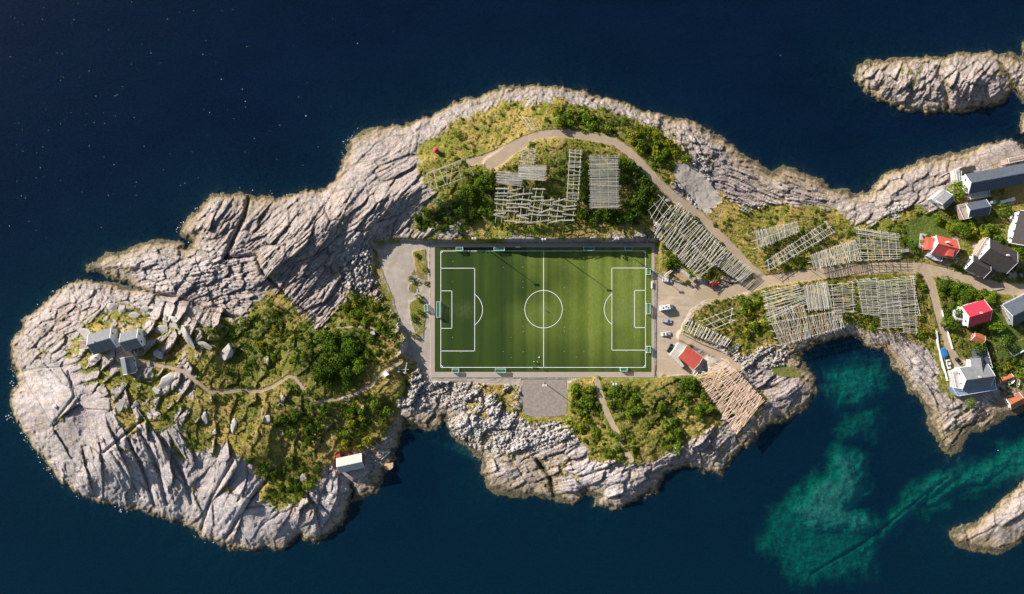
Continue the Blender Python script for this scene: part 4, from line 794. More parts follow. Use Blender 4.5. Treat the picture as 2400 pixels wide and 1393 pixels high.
def rail(pts, h, name, label, cat, mt, r=.07, step=3.0, w=None):
    wp = [Vector(G(x, y, h)) for x, y in pts]; root = empty(name, (wp[0].x, wp[0].y, wp[0].z-h)); tag(root, label, cat); o0 = Vector(root.location)
    if w:
        b = MB()
        for p, q in zip(wp, wp[1:]):
            d = (q-p); L = d.length; d.z = 0; d.normalize(); nn = Vector((-d.y, d.x, 0))*w
            poly = [p-nn-o0, q-nn-o0, q+nn-o0, p+nn-o0]; b.prism([(v.x, v.y) for v in poly], min(p.z, q.z)-h-.6-o0.z, [p.z-o0.z, q.z-o0.z, q.z-o0.z, p.z-o0.z])
        me = b.me(name); bpy.data.objects.remove(root); o = link(name, me, mt); o.location = o0; tag(o, label, cat); return o
    b = MB(); 
    for p, q in zip(wp, wp[1:]): b.tube(p-o0, q-o0, r); b.tube(p-o0-Vector((0,0,h*.45)), q-o0-Vector((0,0,h*.45)), r*.8)
    b.build('rail', mt, root)
    for p, q in zip(wp, wp[1:]):
        m_ = max(1, int((q-p).length/step))
        for j in range(m_+1): t_ = p.lerp(q, j/m_)-o0; bb = MB(); bb.tube(t_-Vector((0,0,h+.3)), t_+Vector((0,0,.05)), r*1.1); bb.build('post', mt, root)
    return root
rail([(1600,782),(1640,803),(1684,820)],1.1,'rail_fence','wooden rail fence below the low dense rack beside the parking area','fence',m_wood,.11)
rail([(2139,648),(2146,690),(2157,740)],3.5,'pole_rail','long single rail on posts at the right edge of the racks','rail',m_wood,.11,5)
rail([(1002,406),(1040,391),(1083,374)],2.6,'walkway_rail','wooden rail along the upper side of the walkway to the bare rack','rail',m_wood,.12,3)
rail([(2196,776),(2200,810),(2210,850),(2222,893)],1.0,'retaining_wall','long white wall along the left side of the lane with the parked cars','wall',m_white,w=.22)
rail([(2218,762),(2226,790),(2234,818)],.9,'garden_wall','thin white wall on the right side of the lane','wall',m_white,w=.12)
rail([(2209,728),(2212,742)],.8,'garden_wall','short white wall by the lane left of the crimson roofed house','wall',m_white,w=.12)
rail([(2376,836),(2400,823),(2420,812)],.6,'garden_wall','white kerb wall between the lawn and the bushes at the right edge','wall',m_white,w=.14)
rail([(2348,785),(2356,812),(2376,836)],.5,'garden_wall','thin curved stone edging left of the right-hand lawn','wall',m_conc,w=.12)
rail([(2325,681),(2352,676)],.5,'garden_wall','short pale wall below the road near the dark roofed house','wall',m_conc,w=.15)
rail([(2206,413),(2222,405),(2237,401)],.6,'garden_wall','pale rock-edge wall left of the long building','wall',m_conc,w=.15)
rail([(1502,157+0),(1503,160)],.1,'x','x y z w','x',m_conc,w=.1) if False else None
# timber stacks by the parking area
def stack(px, py, l, w, a, mt, label, k=7, h=.7):
    x, y, zg = G(px, py); root = empty('timber_stack', (x, y, zg), R(a)); tag(root, label, 'timber stack')
    for i in range(k):
        for j in range(2 if h > .5 else 1):
            b = MB(); yy = -w/2+w*(i+.5)/k; b.tube((-l/2+random.uniform(-.4,.4), yy, .15+j*.3), (l/2+random.uniform(-.4,.4), yy+random.uniform(-.1,.1), .15+j*.3), w/k*.45, k=6); b.build('log', mt, root)
stack(1595,649,7.5,2.2,-36,m_wood_new,'stack of orange brown timber nearest the parked white van',7); stack(1612,655,9,1.8,-40,m_wood_new,'stack of reddish timber along the foot of the long diagonal rack',6)
stack(1606,642,10.5,1.6,-38,m_wood,'stack of pale long poles leaning by the diagonal rack',6); stack(1567,640,5.5,1.1,40,m_wood,'short pile of grey poles at the pitch corner',5)

# ------------------------------------------------------------------ buildings
def gable(L, Wd, hw, hr, base=-2.5, inset=0):
    b = MB(); x = L/2-inset; y = Wd/2-inset; n = len(b.v)
    b.v += [(-x,-y,base),(x,-y,base),(x,y,base),(-x,y,base),(-x,-y,hw),(x,-y,hw),(x,y,hw),(-x,y,hw),(-x,0,hw+hr),(x,0,hw+hr)]
    b.f += [(0,3,2,1),(0,1,5,4),(2,3,7,6),(1,2,6,9,5),(3,0,4,8,7),(4,5,9,8),(6,7,8,9)]; return b
def roof_slab(L, Wd, hw, hr, oh=.45, th=.16, side=0):
    b = MB(); x = L/2+oh; sl = hr/(Wd/2); y = Wd/2+oh; ze = hw-oh*sl
    for s in (-1, 1):
        if side and s != side: continue
        p = [(-x, 0, hw+hr+.04), (x, 0, hw+hr+.04), (x, s*y, ze+.04), (-x, s*y, ze+.04)]
        if s > 0: p = [p[0], p[3], p[2], p[1]]
        q = [(a, c, d+th) for a, c, d in p]; n = len(b.v); b.v += p+q
        F = [(n+4,n+5,n+6,n+7),(n+3,n+2,n+1,n)]+[(n+i, n+(i+1)%4, n+4+(i+1)%4, n+4+i) for i in range(4)]; b.f += [f[::-1] for f in F] if s < 0 else [f[::-1] for f in F]
    return b
def fixn(o):
    bm = bmesh.new(); bm.from_mesh(o.data); bmesh.ops.recalc_face_normals(bm, faces=bm.faces); bm.to_mesh(o.data); bm.free(); return o
def house(name, px, py, L, Wd, ang, hw, hr, wall, roof, label, cat='house', chim=None, zg=None, wins=True, ridge=True, trim=True):
    zg = (ground(px, py) if zg is None else zg); x, y, _ = W(px, py, zg+hw); zg = min(zg, gw(x, y)+.2) if zg is None else zg
    root = empty(name, (x, y, zg), R(ang)); tag(root, label, cat)
    fixn(gable(L, Wd, hw, hr, -2.5, .02).build('wall', wall, root)); rf = fixn(roof_slab(L, Wd, hw, hr).build('roof', roof, root))
    if trim:
        b = MB(); sl = hr/(Wd/2)
        for sx in (-1, 1):
            b = MB()
            for sy in (-1, 1): b.tube((sx*(L/2+.5), sy*(Wd/2+.45), hw-.45*sl+.12), (sx*(L/2+.5), sy*-.05, hw+hr+.14), .13, k=4)
            b.build('bargeboard', m_white, rf)
    if ridge: b = MB(); b.box(-L/2-.45, -.14, hw+hr+.16, L/2+.45, .14, hw+hr+.27); b.build('ridge_cap', roof, rf)
    if chim is not None:
        cx_, cy_ = chim; zz = hw+hr*(1-abs(cy_)/(Wd/2)); b = MB(); b.box(cx_-.35, cy_-.35, zz-.4, cx_+.35, cy_+.35, hw+hr+1.0); c_ = b.build('chimney', m_conc, rf)
        b = MB(); b.box(cx_-.42, cy_-.42, hw+hr+1.0, cx_+.42, cy_+.42, hw+hr+1.1); b.build('chimney_cap', m_conc, rf)
    if wins:
        for sx in (-1, 1):
            for wy in ((-Wd*.24, Wd*.24) if Wd > 5 else (0,)):
                b = MB(); X_ = sx*(L/2); b.box(min(X_, X_+sx*.06), wy-.6, hw-1.7, max(X_, X_+sx*.06), wy+.6, hw-.4); w_ = b.build('window', m_white, root)
                b = MB(); b.box(min(X_+sx*.03, X_+sx*.09), wy-.48, hw-1.58, max(X_+sx*.03, X_+sx*.09), wy+.48, hw-.52); b.build('pane', m_glass, w_)
        for sy in (-1, 1):
            k = max(2, int(L/3.2))
            for i in range(k):
                wx_ = -L/2+L*(i+.5)/k; Y_ = sy*(Wd/2)
                if sy < 0 and i == k//2:
                    b = MB(); b.box(wx_-.5, min(Y_, Y_+sy*.07), .05, wx_+.5, max(Y_, Y_+sy*.07), 2.1); d_ = b.build('door', m_redwall, root)
                    b = MB(); b.box(wx_+.32, min(Y_+sy*.07, Y_+sy*.12), 1.0, wx_+.42, max(Y_+sy*.07, Y_+sy*.12), 1.1); b.build('handle', m_metal, d_); continue
                b = MB(); b.box(wx_-.55, min(Y_, Y_+sy*.06), hw-1.8, wx_+.55, max(Y_, Y_+sy*.06), hw-.55); w_ = b.build('window', m_white, root)
                b = MB(); b.box(wx_-.44, min(Y_+sy*.03, Y_+sy*.09), hw-1.7, wx_+.44, max(Y_+sy*.03, Y_+sy*.09), hw-.65); b.build('pane', m_glass, w_)
    return root
def child_poly(root, name, pts, h, th, mt, skirt=False, rail_=False, base=None):
    """flat deck or flat roof traced at its top height h above the house's ground, as a child of the house"""
    zg = root.location.z; inv = Matrix.Rotation(-root.rotation_euler[2], 4, 'Z') @ Matrix.Translation((-root.location.x, -root.location.y, -zg))
    pp = [inv @ Vector(W(x, y, zg+h)) for x, y in pts]; b = MB(); b.prism([(p.x, p.y) for p in pp], (base if base is not None else h-th), h); o = b.build(name, mt, root)
    if rail_:
        b = MB(); n = len(pp)
        for i in range(n if rail_ == 2 else n-1):
            p, q = pp[i], pp[(i+1) % n]; b.tube((p.x, p.y, h+1.0), (q.x, q.y, h+1.0), .09); m_ = max(1, int((q-p).length/1.6))
            for j in range(m_+1): t_ = p.lerp(q, j/m_); b.tube((t_.x, t_.y, h), (t_.x, t_.y, h+1.0), .06, k=4)
        b.build('railing', m_white, o)
    return o
A_ = house('cottage', 240,800,9.8,8.6,17,3.0,3.0,m_white,m_slate,'white gabled cottage with dark terrace on its left, on the west islet','cottage',(-1.8,.2),19)
child_poly(A_,'terrace',[(185,799),(211,797),(214,815),(188,820)],.6,.5,m_deckp,rail_=True,base=-2); child_poly(A_,'porch',[(263,795),(279,793),(283,805),(272,814),(266,808)],2.2,.2,m_white,base=-1)
house('cottage',308,797,7.2,7.6,15,2.8,2.8,m_white,m_slate,'smaller white gabled cottage right of the one with the terrace','cottage',None,18.6)
house('hut',300,857,6.6,5.2,-80,2.4,1.5,m_white,m_slate,'small hut with narrow gable below the two cottages on the west islet','hut',None,18)
D_ = house('boathouse',821,1086,11.0,6.2,12,3.4,2.0,m_redwall,m_lightroof,'red walled boathouse with pale roof by the sea on the west islet','boathouse',None,None)
child_poly(D_,'annex',[(786,1068),(796,1063),(799,1073),(790,1078)],2.4,.2,m_redwall,base=-1.5)
E_ = house('clubhouse',1618,838,8.6,6.2,-37,3.2,1.5,m_white,m_redroof,'clubhouse with orange red roof and pale flat wing at the parking area','clubhouse')
child_poly(E_,'flat_roof',[(1591,804),(1608,814),(1590,839),(1604,858),(1598,862),(1570,833)],3.0,.3,m_lightroof,base=-1)
F_ = house('house',2214,579,9.4,8.0,-14,4.6,3.2,m_white,m_redroof,'red roofed house with side wing on the terrace beside the lawn','house',(-1,1.8))
child_poly(F_,'wing',[(2178,556),(2196,557),(2190,587),(2173,585)],3.6,.25,m_redroof,base=-2); child_poly(F_,'porch',[(2171,600),(2186,592),(2207,601),(2204,613),(2190,610)],1.6,.3,m_deck,rail_=True,base=-1.5)
b = MB(); b.box(.6,-4.1,5.2,3.4,.2,7.2); b.build('dormer', m_redroof, F_)
G_ = house('house',2340,600,13.6,10.2,-27,5.0,3.4,m_greywall,m_darkroof,'large house with dark roof beside the road, brown deck on its left gable','house',(1.5,.8))
child_poly(G_,'deck',[(2283,598),(2309,557),(2318,562),(2297,605)],2.6,.3,m_deckp,rail_=True,base=-1.5)
house('garage',2293,625,8.4,6.8,-27,3.2,2.4,m_white,m_darkroof,'smaller dark roofed garage in front of the large dark roofed house, by the road','garage')
H_ = house('house',2288,735,10.0,9.2,17,5.2,3.0,m_white,m_crimson,'house with bright crimson roof among the garden bushes','house',(0,.4))
child_poly(H_,'deck',[(2240,727),(2258,722),(2260,749),(2239,753)],2.2,.3,m_deck,base=-1.5)
I_ = house('house',2286,884,12.6,9.6,8,4.8,3.6,m_white,m_slate,'white house with grey roof and wide blue grey deck by the lane','house',(-.5,.6))
child_poly(I_,'deck',[(2229,908),(2255,912),(2325,868),(2332,913),(2243,928)],2.4,.3,m_bluedeck,rail_=2,base=-3); child_poly(I_,'terrace',[(2229,872),(2245,866),(2259,891),(2255,911),(2237,909)],2.9,.4,m_conc,rail_=2,base=-2)
fixn(gable(5.2,5.0,4.4,2.6,-1).build('side_wing', m_white, I_)); bpy.context.view_layer.update()
sw = [c for c in I_.children if c.name.startswith('side_wing')][0]; sw.location = (2.2,5.2,0); sw.rotation_euler = (0,0,R(90)); fixn(roof_slab(6.4,5.0,4.4,2.6).build('roof', m_slate, sw))
def flatthing(name, pts, h, label, cat, mt, base=-1.5, rail_=False, zg=None):
    zg = (sum(ground(*p) for p in pts)/len(pts)) if zg is None else zg; cx_ = sum(p[0] for p in pts)/len(pts); cy_ = sum(p[1] for p in pts)/len(pts); x, y, _ = W(cx_, cy_, zg)
    root = empty(name, (x, y, zg)); tag(root, label, cat); child_poly(root, 'slab', pts, h, .2, mt, base=base, rail_=rail_); return root
flatthing('garage',[(2289,820),(2309,814),(2323,862),(2311,857),(2291,850)],3.2,'flat blue grey roofed garage between the orange shed and the white house','garage',m_bluegrey,-2,True)
house('shed',2293,793,4.4,3.8,-25,2.4,1.2,m_redwall,m_orange,'orange roofed shed below the crimson roofed house','shed',None)
house('boathouse',2357,888,5.6,2.9,20,2.6,1.0,m_redwall,m_orange,'small orange roofed boathouse right of the white house','boathouse',None,1.6)
house('boathouse',2379,940,6.0,5.0,27,2.8,1.2,m_white,m_orange,'orange roofed boathouse at the water in the right corner of the cove','boathouse',None,1.4)
house('house',2400,722,16,10,26,3.6,3.2,m_greywall,m_bluegrey,'blue grey roofed house cut by the right edge, right of the crimson one','house',None)
child_poly([o for o in C.objects if o.get('label','').startswith('blue grey roofed house')][0],'terrace',[(2349,724),(2361,719),(2378,751),(2366,752)],2.2,.3,m_deckp,rail_=2,base=-1.5)
N_ = house('apartment_block',2372,412,42,8.6,10.5,6.0,3.0,m_white,m_bluegrey,'very long building with blue grey roof at the upper right shore','apartment block',(14,1.0),None)
child_poly(N_,'terrace',[(2269,447),(2315,439),(2317,461),(2271,468)],3.0,.4,m_deck,rail_=2,base=-1.5); child_poly(N_,'side_wing',[(2252,394),(2285,388),(2289,399),(2257,407)],5.0,.3,m_darkroof,base=-1.5); child_poly(N_,'balcony',[(2236,400),(2250,394),(2251,424),(2241,430)],3.6,.25,m_conc,rail_=2,base=-1)
child_poly(N_,'roof_terrace',[(2359,373),(2420,361),(2420,371),(2362,384)],4.2,.3,m_deckp,rail_=2,base=-1)
Q_ = house('garage',2291,490,9.0,6.4,11,3.2,2.0,m_white,m_bluegrey,'dark roofed garage with a wooden deck below the very long building','garage',None)
child_poly(Q_,'deck',[(2241,482),(2264,477),(2273,511),(2256,515)],2.4,.3,m_deckp,rail_=2,base=-1.5)
Rr = house('house',2216,470,5.6,5.0,-58+100,3.6,1.6,m_white,m_slate,'little white house with terrace on the rocks left of the very long building','house',None)
child_poly(Rr,'terrace',[(2182,467),(2208,444),(2216,452),(2192,476)],2.6,.3,m_conc,rail_=2,base=-1.5)
house('house',2412,540,15,12,75,5.0,3.0,m_white,m_darkroof,'white house cut by the right edge below the long building','house',None)
flatthing('patio',[(2158,547),(2196,553),(2178,590),(2152,580)],.12,'pale grey patio on the left of the red roofed house','patio',m_deck,-.6)
flatthing('shed',[(2117,584),(2130,583),(2131,590),(2118,592)],2.2,'tiny grey shed at the right end of the square grid rack','shed',m_metal)
flatthing('shed',[(868,778),(877,777),(879,784),(870,786)],1.8,'tiny pale box in the bushes beside the copse path','shed',m_conc,-.6)
flatthing('picnic_platform',[(896,877),(905,869),(912,878),(902,884)],1.0,'white framed square platform at the right end of the stone path','platform',m_white,-.6)
flatthing('jetty',[(900,1087),(921,1086),(921,1096),(912,1103),(903,1100)],1.4,'small wooden jetty on the rocks right of the boathouse','jetty',m_wood_new,-2.2,zg=.3)
rail([(896,1061),(914,1060),(893,1078)],1.4,'gangway_rail','thin white rails above the jetty','rail',m_white,.06)
def gear(px, py, label):
    x, y, zg = G(px, py); root = empty('boat_cradle', (x, y, zg), R(-10)); tag(root, label, 'cradle')
    for s in (-1.6, 1.6): b = MB(); b.tube((s,-2.6,.5),(s,2.6,.5),.13); b.tube((s-.9,-2.2,.1),(s,-2.6,.6),.1); b.tube((s+.9,-2.2,.1),(s,-2.6,.6),.1); b.build('rail', m_white, root)
    b = MB(); b.tube((-3,-1.6,.3),(3,-.6,.3),.12); b.build('crossbar', m_wood, root)
gear(944,861,'white anchor shaped boat cradle by the dark channel left of the pitch')
def crate(px, py, w, l, a, label):
    x, y, zg = G(px, py); root = empty('pallet_box', (x, y, zg), R(a)); tag(root, label, 'pallet box', 'white pallet boxes behind the clubhouse')
    b = MB(); b.box(-w/2,-l/2,.1,w/2,l/2,.22); b.build('floor', m_deck, root); b = MB()
    for q in ((-w/2,-l/2,w/2,-l/2+.12),(-w/2,l/2-.12,w/2,l/2),(-w/2,-l/2+.12,-w/2+.12,l/2-.12),(w/2-.12,-l/2+.12,w/2,l/2-.12)): b.box(q[0],q[1],.1,q[2],q[3],.95)
    b.build('frame', m_white, root)
for i, (x_, y_) in enumerate([(1630,873),(1637,864),(1641,858),(1644,868),(1649,875)]): crate(x_, y_, 1.5, 1.9 if i else 2.8, -35, ['largest white open box behind the clubhouse','white open box right behind the clubhouse corner','topmost white open box behind the clubhouse','middle white open box in the clubhouse shade','white open box nearest the large pink rack'][i])
def lantern(px, py, cap, wall_, label, r=1.15, h=3.2):
    zg = ground(px, py); x, y, _ = W(px, py, zg+h); root = empty('beacon', (x, y, zg)); tag(root, label, 'beacon'); 
    b = MB(); b.tube((0,0,-.4),(0,0,h*.75),r*.85,r*.75,14); b.build('tower', wall_, root); b = MB(); b.tube((0,0,h*.75),(0,0,h*.92),r*1.05,r*1.05,14); b.build('gallery', m_white, root)
    b = MB(); b.tube((0,0,h*.92),(0,0,h*1.2),r*1.1,.15,14); b.build('cap', cap, root)
lantern(1021.5,352,m_crimson,m_redwall,'round red capped beacon on the rock at the left end of the track',1.25,3.4); lantern(127,954,m_white,m_redcloth,'low white beacon with red base on bare rock at the west shore',.95,1.3)

# ------------------------------------------------------------------ vehicles
def car(px, py, L, Wd, Hh, ang, paint, label, cat='car', kind='car', zg=None):
    """px,py the middle of the roof; +x is the front"""
    zg = ground(px, py) if zg is None else zg; x, y, _ = W(px, py, zg+Hh*.6); root = empty('parked_'+('car' if kind in ('car','estate') else kind), (x, y, zg), R(ang)); tag(root, label, cat)
    hb = Hh*.56 if kind in ('car','estate','pickup') else Hh*.5
    def loft(secs, name, mt, parent, sm=False):
        b = MB(); n = len(secs[0])
        for s_ in secs: b.v += s_
        for i in range(len(secs)-1):
            for j in range(n): k = (j+1) % n; b.f.append((i*n+j, i*n+k, (i+1)*n+k, (i+1)*n+j))
        b.f.append(tuple(range(n))[::-1]); b.f.append(tuple((len(secs)-1)*n+j for j in range(n))); return fixn(b.build(name, mt, parent, sm))
    def sec(X_, w, z0, z1, c=.12): return [(X_,-w+c,z0),(X_,w-c,z0),(X_,w,z0+c),(X_,w,z1-c),(X_,w-c,z1),(X_,-w+c,z1),(X_,-w,z1-c),(X_,-w,z0+c)]
    w = Wd/2; f = L/2
    prof = [(-f,.80,.35,.86),(-f*.93,.95,.24,1),(-f*.4,1,.2,1.02),(f*.35,1,.2,1),(f*.75,.97,.2,.92),(f*.93,.88,.24,.84),(f,.7,.34,.72)]
    if kind == 'motorhome': prof = [(-f,.97,.4,1.9),(-f*.98,1,.35,1.96),(f*.5,1,.35,1.96),(f*.56,.95,.3,1.5),(f*.8,.92,.28,1.0),(f*.97,.85,.3,.8),(f,.7,.35,.7)]
    if kind == 'van': prof = [(-f,.93,.3,1.6),(-f*.96,.98,.22,1.72),(f*.5,.98,.22,1.72),(f*.72,.97,.2,1.1),(f*.95,.9,.22,.9),(f,.7,.3,.75)]
    body = loft([sec(a, w*b_, c*1.0, hb*d) for a, b_, c, d in prof], 'body', paint, root)
    if kind in ('car','estate','pickup'):
        r0, r1, r2, r3 = {'car': (-f*.72,-f*.42,f*.12,f*.48), 'estate': (-f*.93,-f*.8,f*.15,f*.5), 'pickup': (-f*.12,-f*.02,f*.28,f*.55)}[kind]
        loft([sec(r0, w*.86, hb-.05, hb+.02, .02), sec(r1, w*.80, hb-.05, Hh-.05, .05), sec(r2, w*.80, hb-.05, Hh-.05, .05), sec(r3, w*.86, hb-.05, hb+.02, .02)], 'windows', m_glass, root)
        b = MB(); b.box(r1-.05, -w*.74, Hh-.06, r2+.05, w*.74, Hh); b.build('roof', paint, root)
    else:
        b = MB(); xx = f*(.60 if kind == 'motorhome' else .56); b.prism([(xx,-w*.82),(xx+f*.16,-w*.80),(xx+f*.16,w*.80),(xx,w*.82)], [hb*1.0]*4, [hb*1.55, hb*1.08, hb*1.08, hb*1.55]); b.build('windscreen', m_glass, root)
        if kind == 'motorhome':
            for q in ((-f*.55,0),(-f*.1,.35),(f*.2,-.3)): b = MB(); b.box(q[0]-.3,q[1]-.3,hb*1.95,q[0]+.3,q[1]+.3,hb*2.02); b.build('skylight', m_glass, root)
    if kind == 'pickup': b = MB(); b.box(-f*.92,-w*.8,hb*.98,-f*.2,w*.8,hb*1.03); b.build('cargo_bed', m_metal, root)
    for sx in (-.62, .62):
        for sy in (-1, 1):
            b = MB(); b.tube((sx*f, sy*(w-.2), .33), (sx*f, sy*(w+.02), .33), .33, k=12); wh = b.build('wheel', m_tyre, root); b = MB(); b.tube((sx*f, sy*(w+.02), .33), (sx*f, sy*(w+.04), .33), .2, k=10); b.build('rim', m_metal, wh)
    for sy in (-1, 1): b = MB(); b.box(f*.97, sy*w*.6-.15, .6, f*.97+.08, sy*w*.6+.15, .75); b.build('headlight', m_white, root)
p_white = carpaint('white_car_paint', (.75,.76,.77)); p_red = carpaint('red_car_paint', (.42,.01,.03)); p_silver = carpaint('silver_car_paint', (.42,.46,.52)); p_black = carpaint('black_car_paint', (.012,.012,.014)); p_blue = carpaint('blue_car_paint', (.03,.20,.55))
car(1564,657,4.6,1.85,1.6,-6,p_white,'white car at the top end of the parking area beside the timber','car','estate'); car(1674,667,4.6,1.8,1.45,10,p_red,'dark red car parked alone at the roadside below the diagonal rack','car','car')
car(1562,720.5,6.4,2.3,3.0,9,p_white,'white motorhome between the silver car and the empty gravel','motorhome','motorhome'); car(1563,752.5,4.6,1.8,1.5,-6,p_silver,'silver blue car between the motorhome and the white pickup','car','estate')
car(1561,783,4.6,1.8,1.6,-172,p_white,'white pickup with short cab parked below the silver blue car','pickup','pickup'); car(1571,816,4.4,1.8,1.5,60,p_black,'black car parked beside the clubhouse','car','car')
car(2214,828,4.8,2.0,1.8,-70,p_blue,'bright blue car against the white wall on the lane','car','van'); car(2224,854,4.4,1.8,1.45,-80,p_white,'white car with dark windows below the bright blue one','car','car'); car(2249,848,4.4,1.8,1.45,-47,p_black,'black car in front of the white house at the lane end','car','estate')
car(2324,474,4.4,1.8,1.5,10,p_silver,'silver car in the shade of the very long building','car','car')
x_, y_, zg_ = G(2358,471); root = empty('boat_trailer', (x_, y_, zg_), R(14)); tag(root, 'long white boat trailer parked in the shade of the very long building', 'trailer')
b = MB(); b.box(-3.2,-.7,.5,2.0,.7,.75); b.build('bed', m_white, root); b = MB(); b.box(2.0,-.9,.4,3.6,.9,1.1); b.build('box', m_white, root)
for s in (-1, 1): b = MB(); b.tube((0,s*.75,.3),(0,s*.95,.3),.3,k=10); b.build('wheel', m_tyre, root)
def boat(px, py, L, a, label, dz=.3):
    x, y, zg = G(px, py); root = empty('rowing_boat', (x, y, zg+dz), R(a)); tag(root, label, 'rowing boat'); b = MB(); n = 10; st = []
    for i in range(n+1):
        t_ = i/n; w = .75*math.sin(min(1, t_*1.35+.25)*math.pi*.5)*(1 if t_ < .55 else math.cos((t_-.55)/.45*math.pi/2)**.7); X_ = -L/2+L*t_; st.append([(X_,-w,.55),(X_,-w*.6,.05),(X_,w*.6,.05),(X_,w,.55),(X_,w*.85,.55),(X_,w*.5,.16),(X_,-w*.5,.16),(X_,-w*.85,.55)])
    for s_ in st: b.v += s_
    for i in range(n):
        for j in range(8): b.f.append((i*8+j, i*8+(j+1) % 8, (i+1)*8+(j+1) % 8, (i+1)*8+j))
    b.f.append(tuple(range(8))[::-1]); b.f.append(tuple(n*8+j for j in range(8))); fixn(b.build('hull', m_white, root))
    for s_ in (-.2, .18): b = MB(); b.box(L*s_-.12,-.55,.36,L*s_+.12,.55,.41); b.build('thwart', m_wood, root)
boat(2369,895,3.6,40,'small white rowing boat beside the upper orange boathouse'); boat(2384,898,3.8,80,'pale rowing boat lying between the two orange boathouses')
# ------------------------------------------------------------------ vegetation
def leaf_cloud(name, seed, lumps, leaf, n, flat=.75, mt=None):
    """many leaf clump quads on a handful of overlapping lumps"""
    r = np.random.default_rng(seed); L = []
    for i in range(lumps):
        a = r.random()*6.28; d = r.random()**.5*.62 if i else 0; L.append((math.cos(a)*d, math.sin(a)*d, .25+r.random()*.35, .30+r.random()*.28))
    V = []
    while len(V) < n:
        lx, ly, lz, lr = L[r.integers(lumps)]; d = r.normal(size=3); d /= np.linalg.norm(d); d[2] = abs(d[2])*1.0 if r.random() < .8 else d[2]
        p = np.array([lx, ly, lz])+d*lr*(.80+.28*r.random())
        if any((p[0]-q[0])**2+(p[1]-q[1])**2+(p[2]-q[2])**2 < (q[3]*.72)**2 for q in L): continue
        if p[2] < 0: continue
        nn = d+r.normal(size=3)*.55; nn /= np.linalg.norm(nn); u = np.cross(nn, [0, 0, 1.0]) if abs(nn[2]) < .95 else np.array([1., 0, 0]); u /= np.linalg.norm(u)+1e-9; w = np.cross(nn, u); s_ = leaf*(.6+.8*r.random()); th = r.random()*3.14
        u, w = u*math.cos(th)+w*math.sin(th), w*math.cos(th)-u*math.sin(th); p[2] *= flat
        V.append([p-u*s_-w*s_*.25, p-w*s_*.7, p+u*s_-w*s_*.1, p+w*s_*.8])
    V = np.array(V, np.float32); nq = len(V); me = bpy.data.meshes.new(name); me.vertices.add(nq*4); me.vertices.foreach_set('co', V.ravel())
    me.loops.add(nq*4); me.loops.foreach_set('vertex_index', np.arange(nq*4, dtype=np.int32)); me.polygons.add(nq); me.polygons.foreach_set('loop_start', (np.arange(nq)*4).astype(np.int32)); me.polygons.foreach_set('loop_total', np.full(nq, 4, np.int32)); me.update(); me.validate()
    if mt: me.materials.append(mt)
    return me
m_leaf = island_mat('green_leaves', [(.04,.08,.008),(.14,.23,.014),(.28,.38,.03)], trans=.25)
m_leafd = island_mat('dark_leaves', [(.022,.046,.007),(.07,.13,.012),(.16,.25,.022)], trans=.2)
m_leafy = island_mat('yellow_green_leaves', [(.12,.14,.010),(.27,.29,.018),(.44,.42,.04)], trans=.25)
m_dry = island_mat('dry_stems', [(.14,.10,.03),(.27,.20,.06),(.38,.29,.10)], trans=.2)
LM = {'g': [leaf_cloud('shrub', 10+i, 7, .10, 300, .8, m_leaf) for i in range(4)], 'd': [leaf_cloud('shrub', 20+i, 8, .10, 320, .8, m_leafd) for i in range(4)], 'y': [leaf_cloud('shrub', 30+i, 6, .10, 280, .7, m_leafy) for i in range(3)]}
ARR = {}
def inpoly(pt, poly):
    x, y = pt; c = False
    for i in range(len(poly)):
        (ax, ay), (bx, by) = poly[i], poly[i-1]
        if (ay > y) != (by > y) and x < (bx-ax)*(y-ay)/(by-ay)+ax: c = not c
    return c
RACKZ = [[(1150,395),(1280,380),(1280,530),(1150,530)],[(1280,460),(1360,470),(1360,530),(1280,530)],[(1325,350),(1460,360),(1460,500),(1325,480)],[(1530,460),(1600,470),(1720,600),(1650,660),(1530,560)],[(1760,540),(2110,530),(2110,615),(1800,640)],[(1790,670),(2150,650),(2150,780),(1820,810)],[(1600,750),(1720,720),(1720,810)],[(1640,880),(1700,850),(1790,940),(1730,1010)]]  # last zone adds scrub on rock to darken the largest rack's gaps like shade
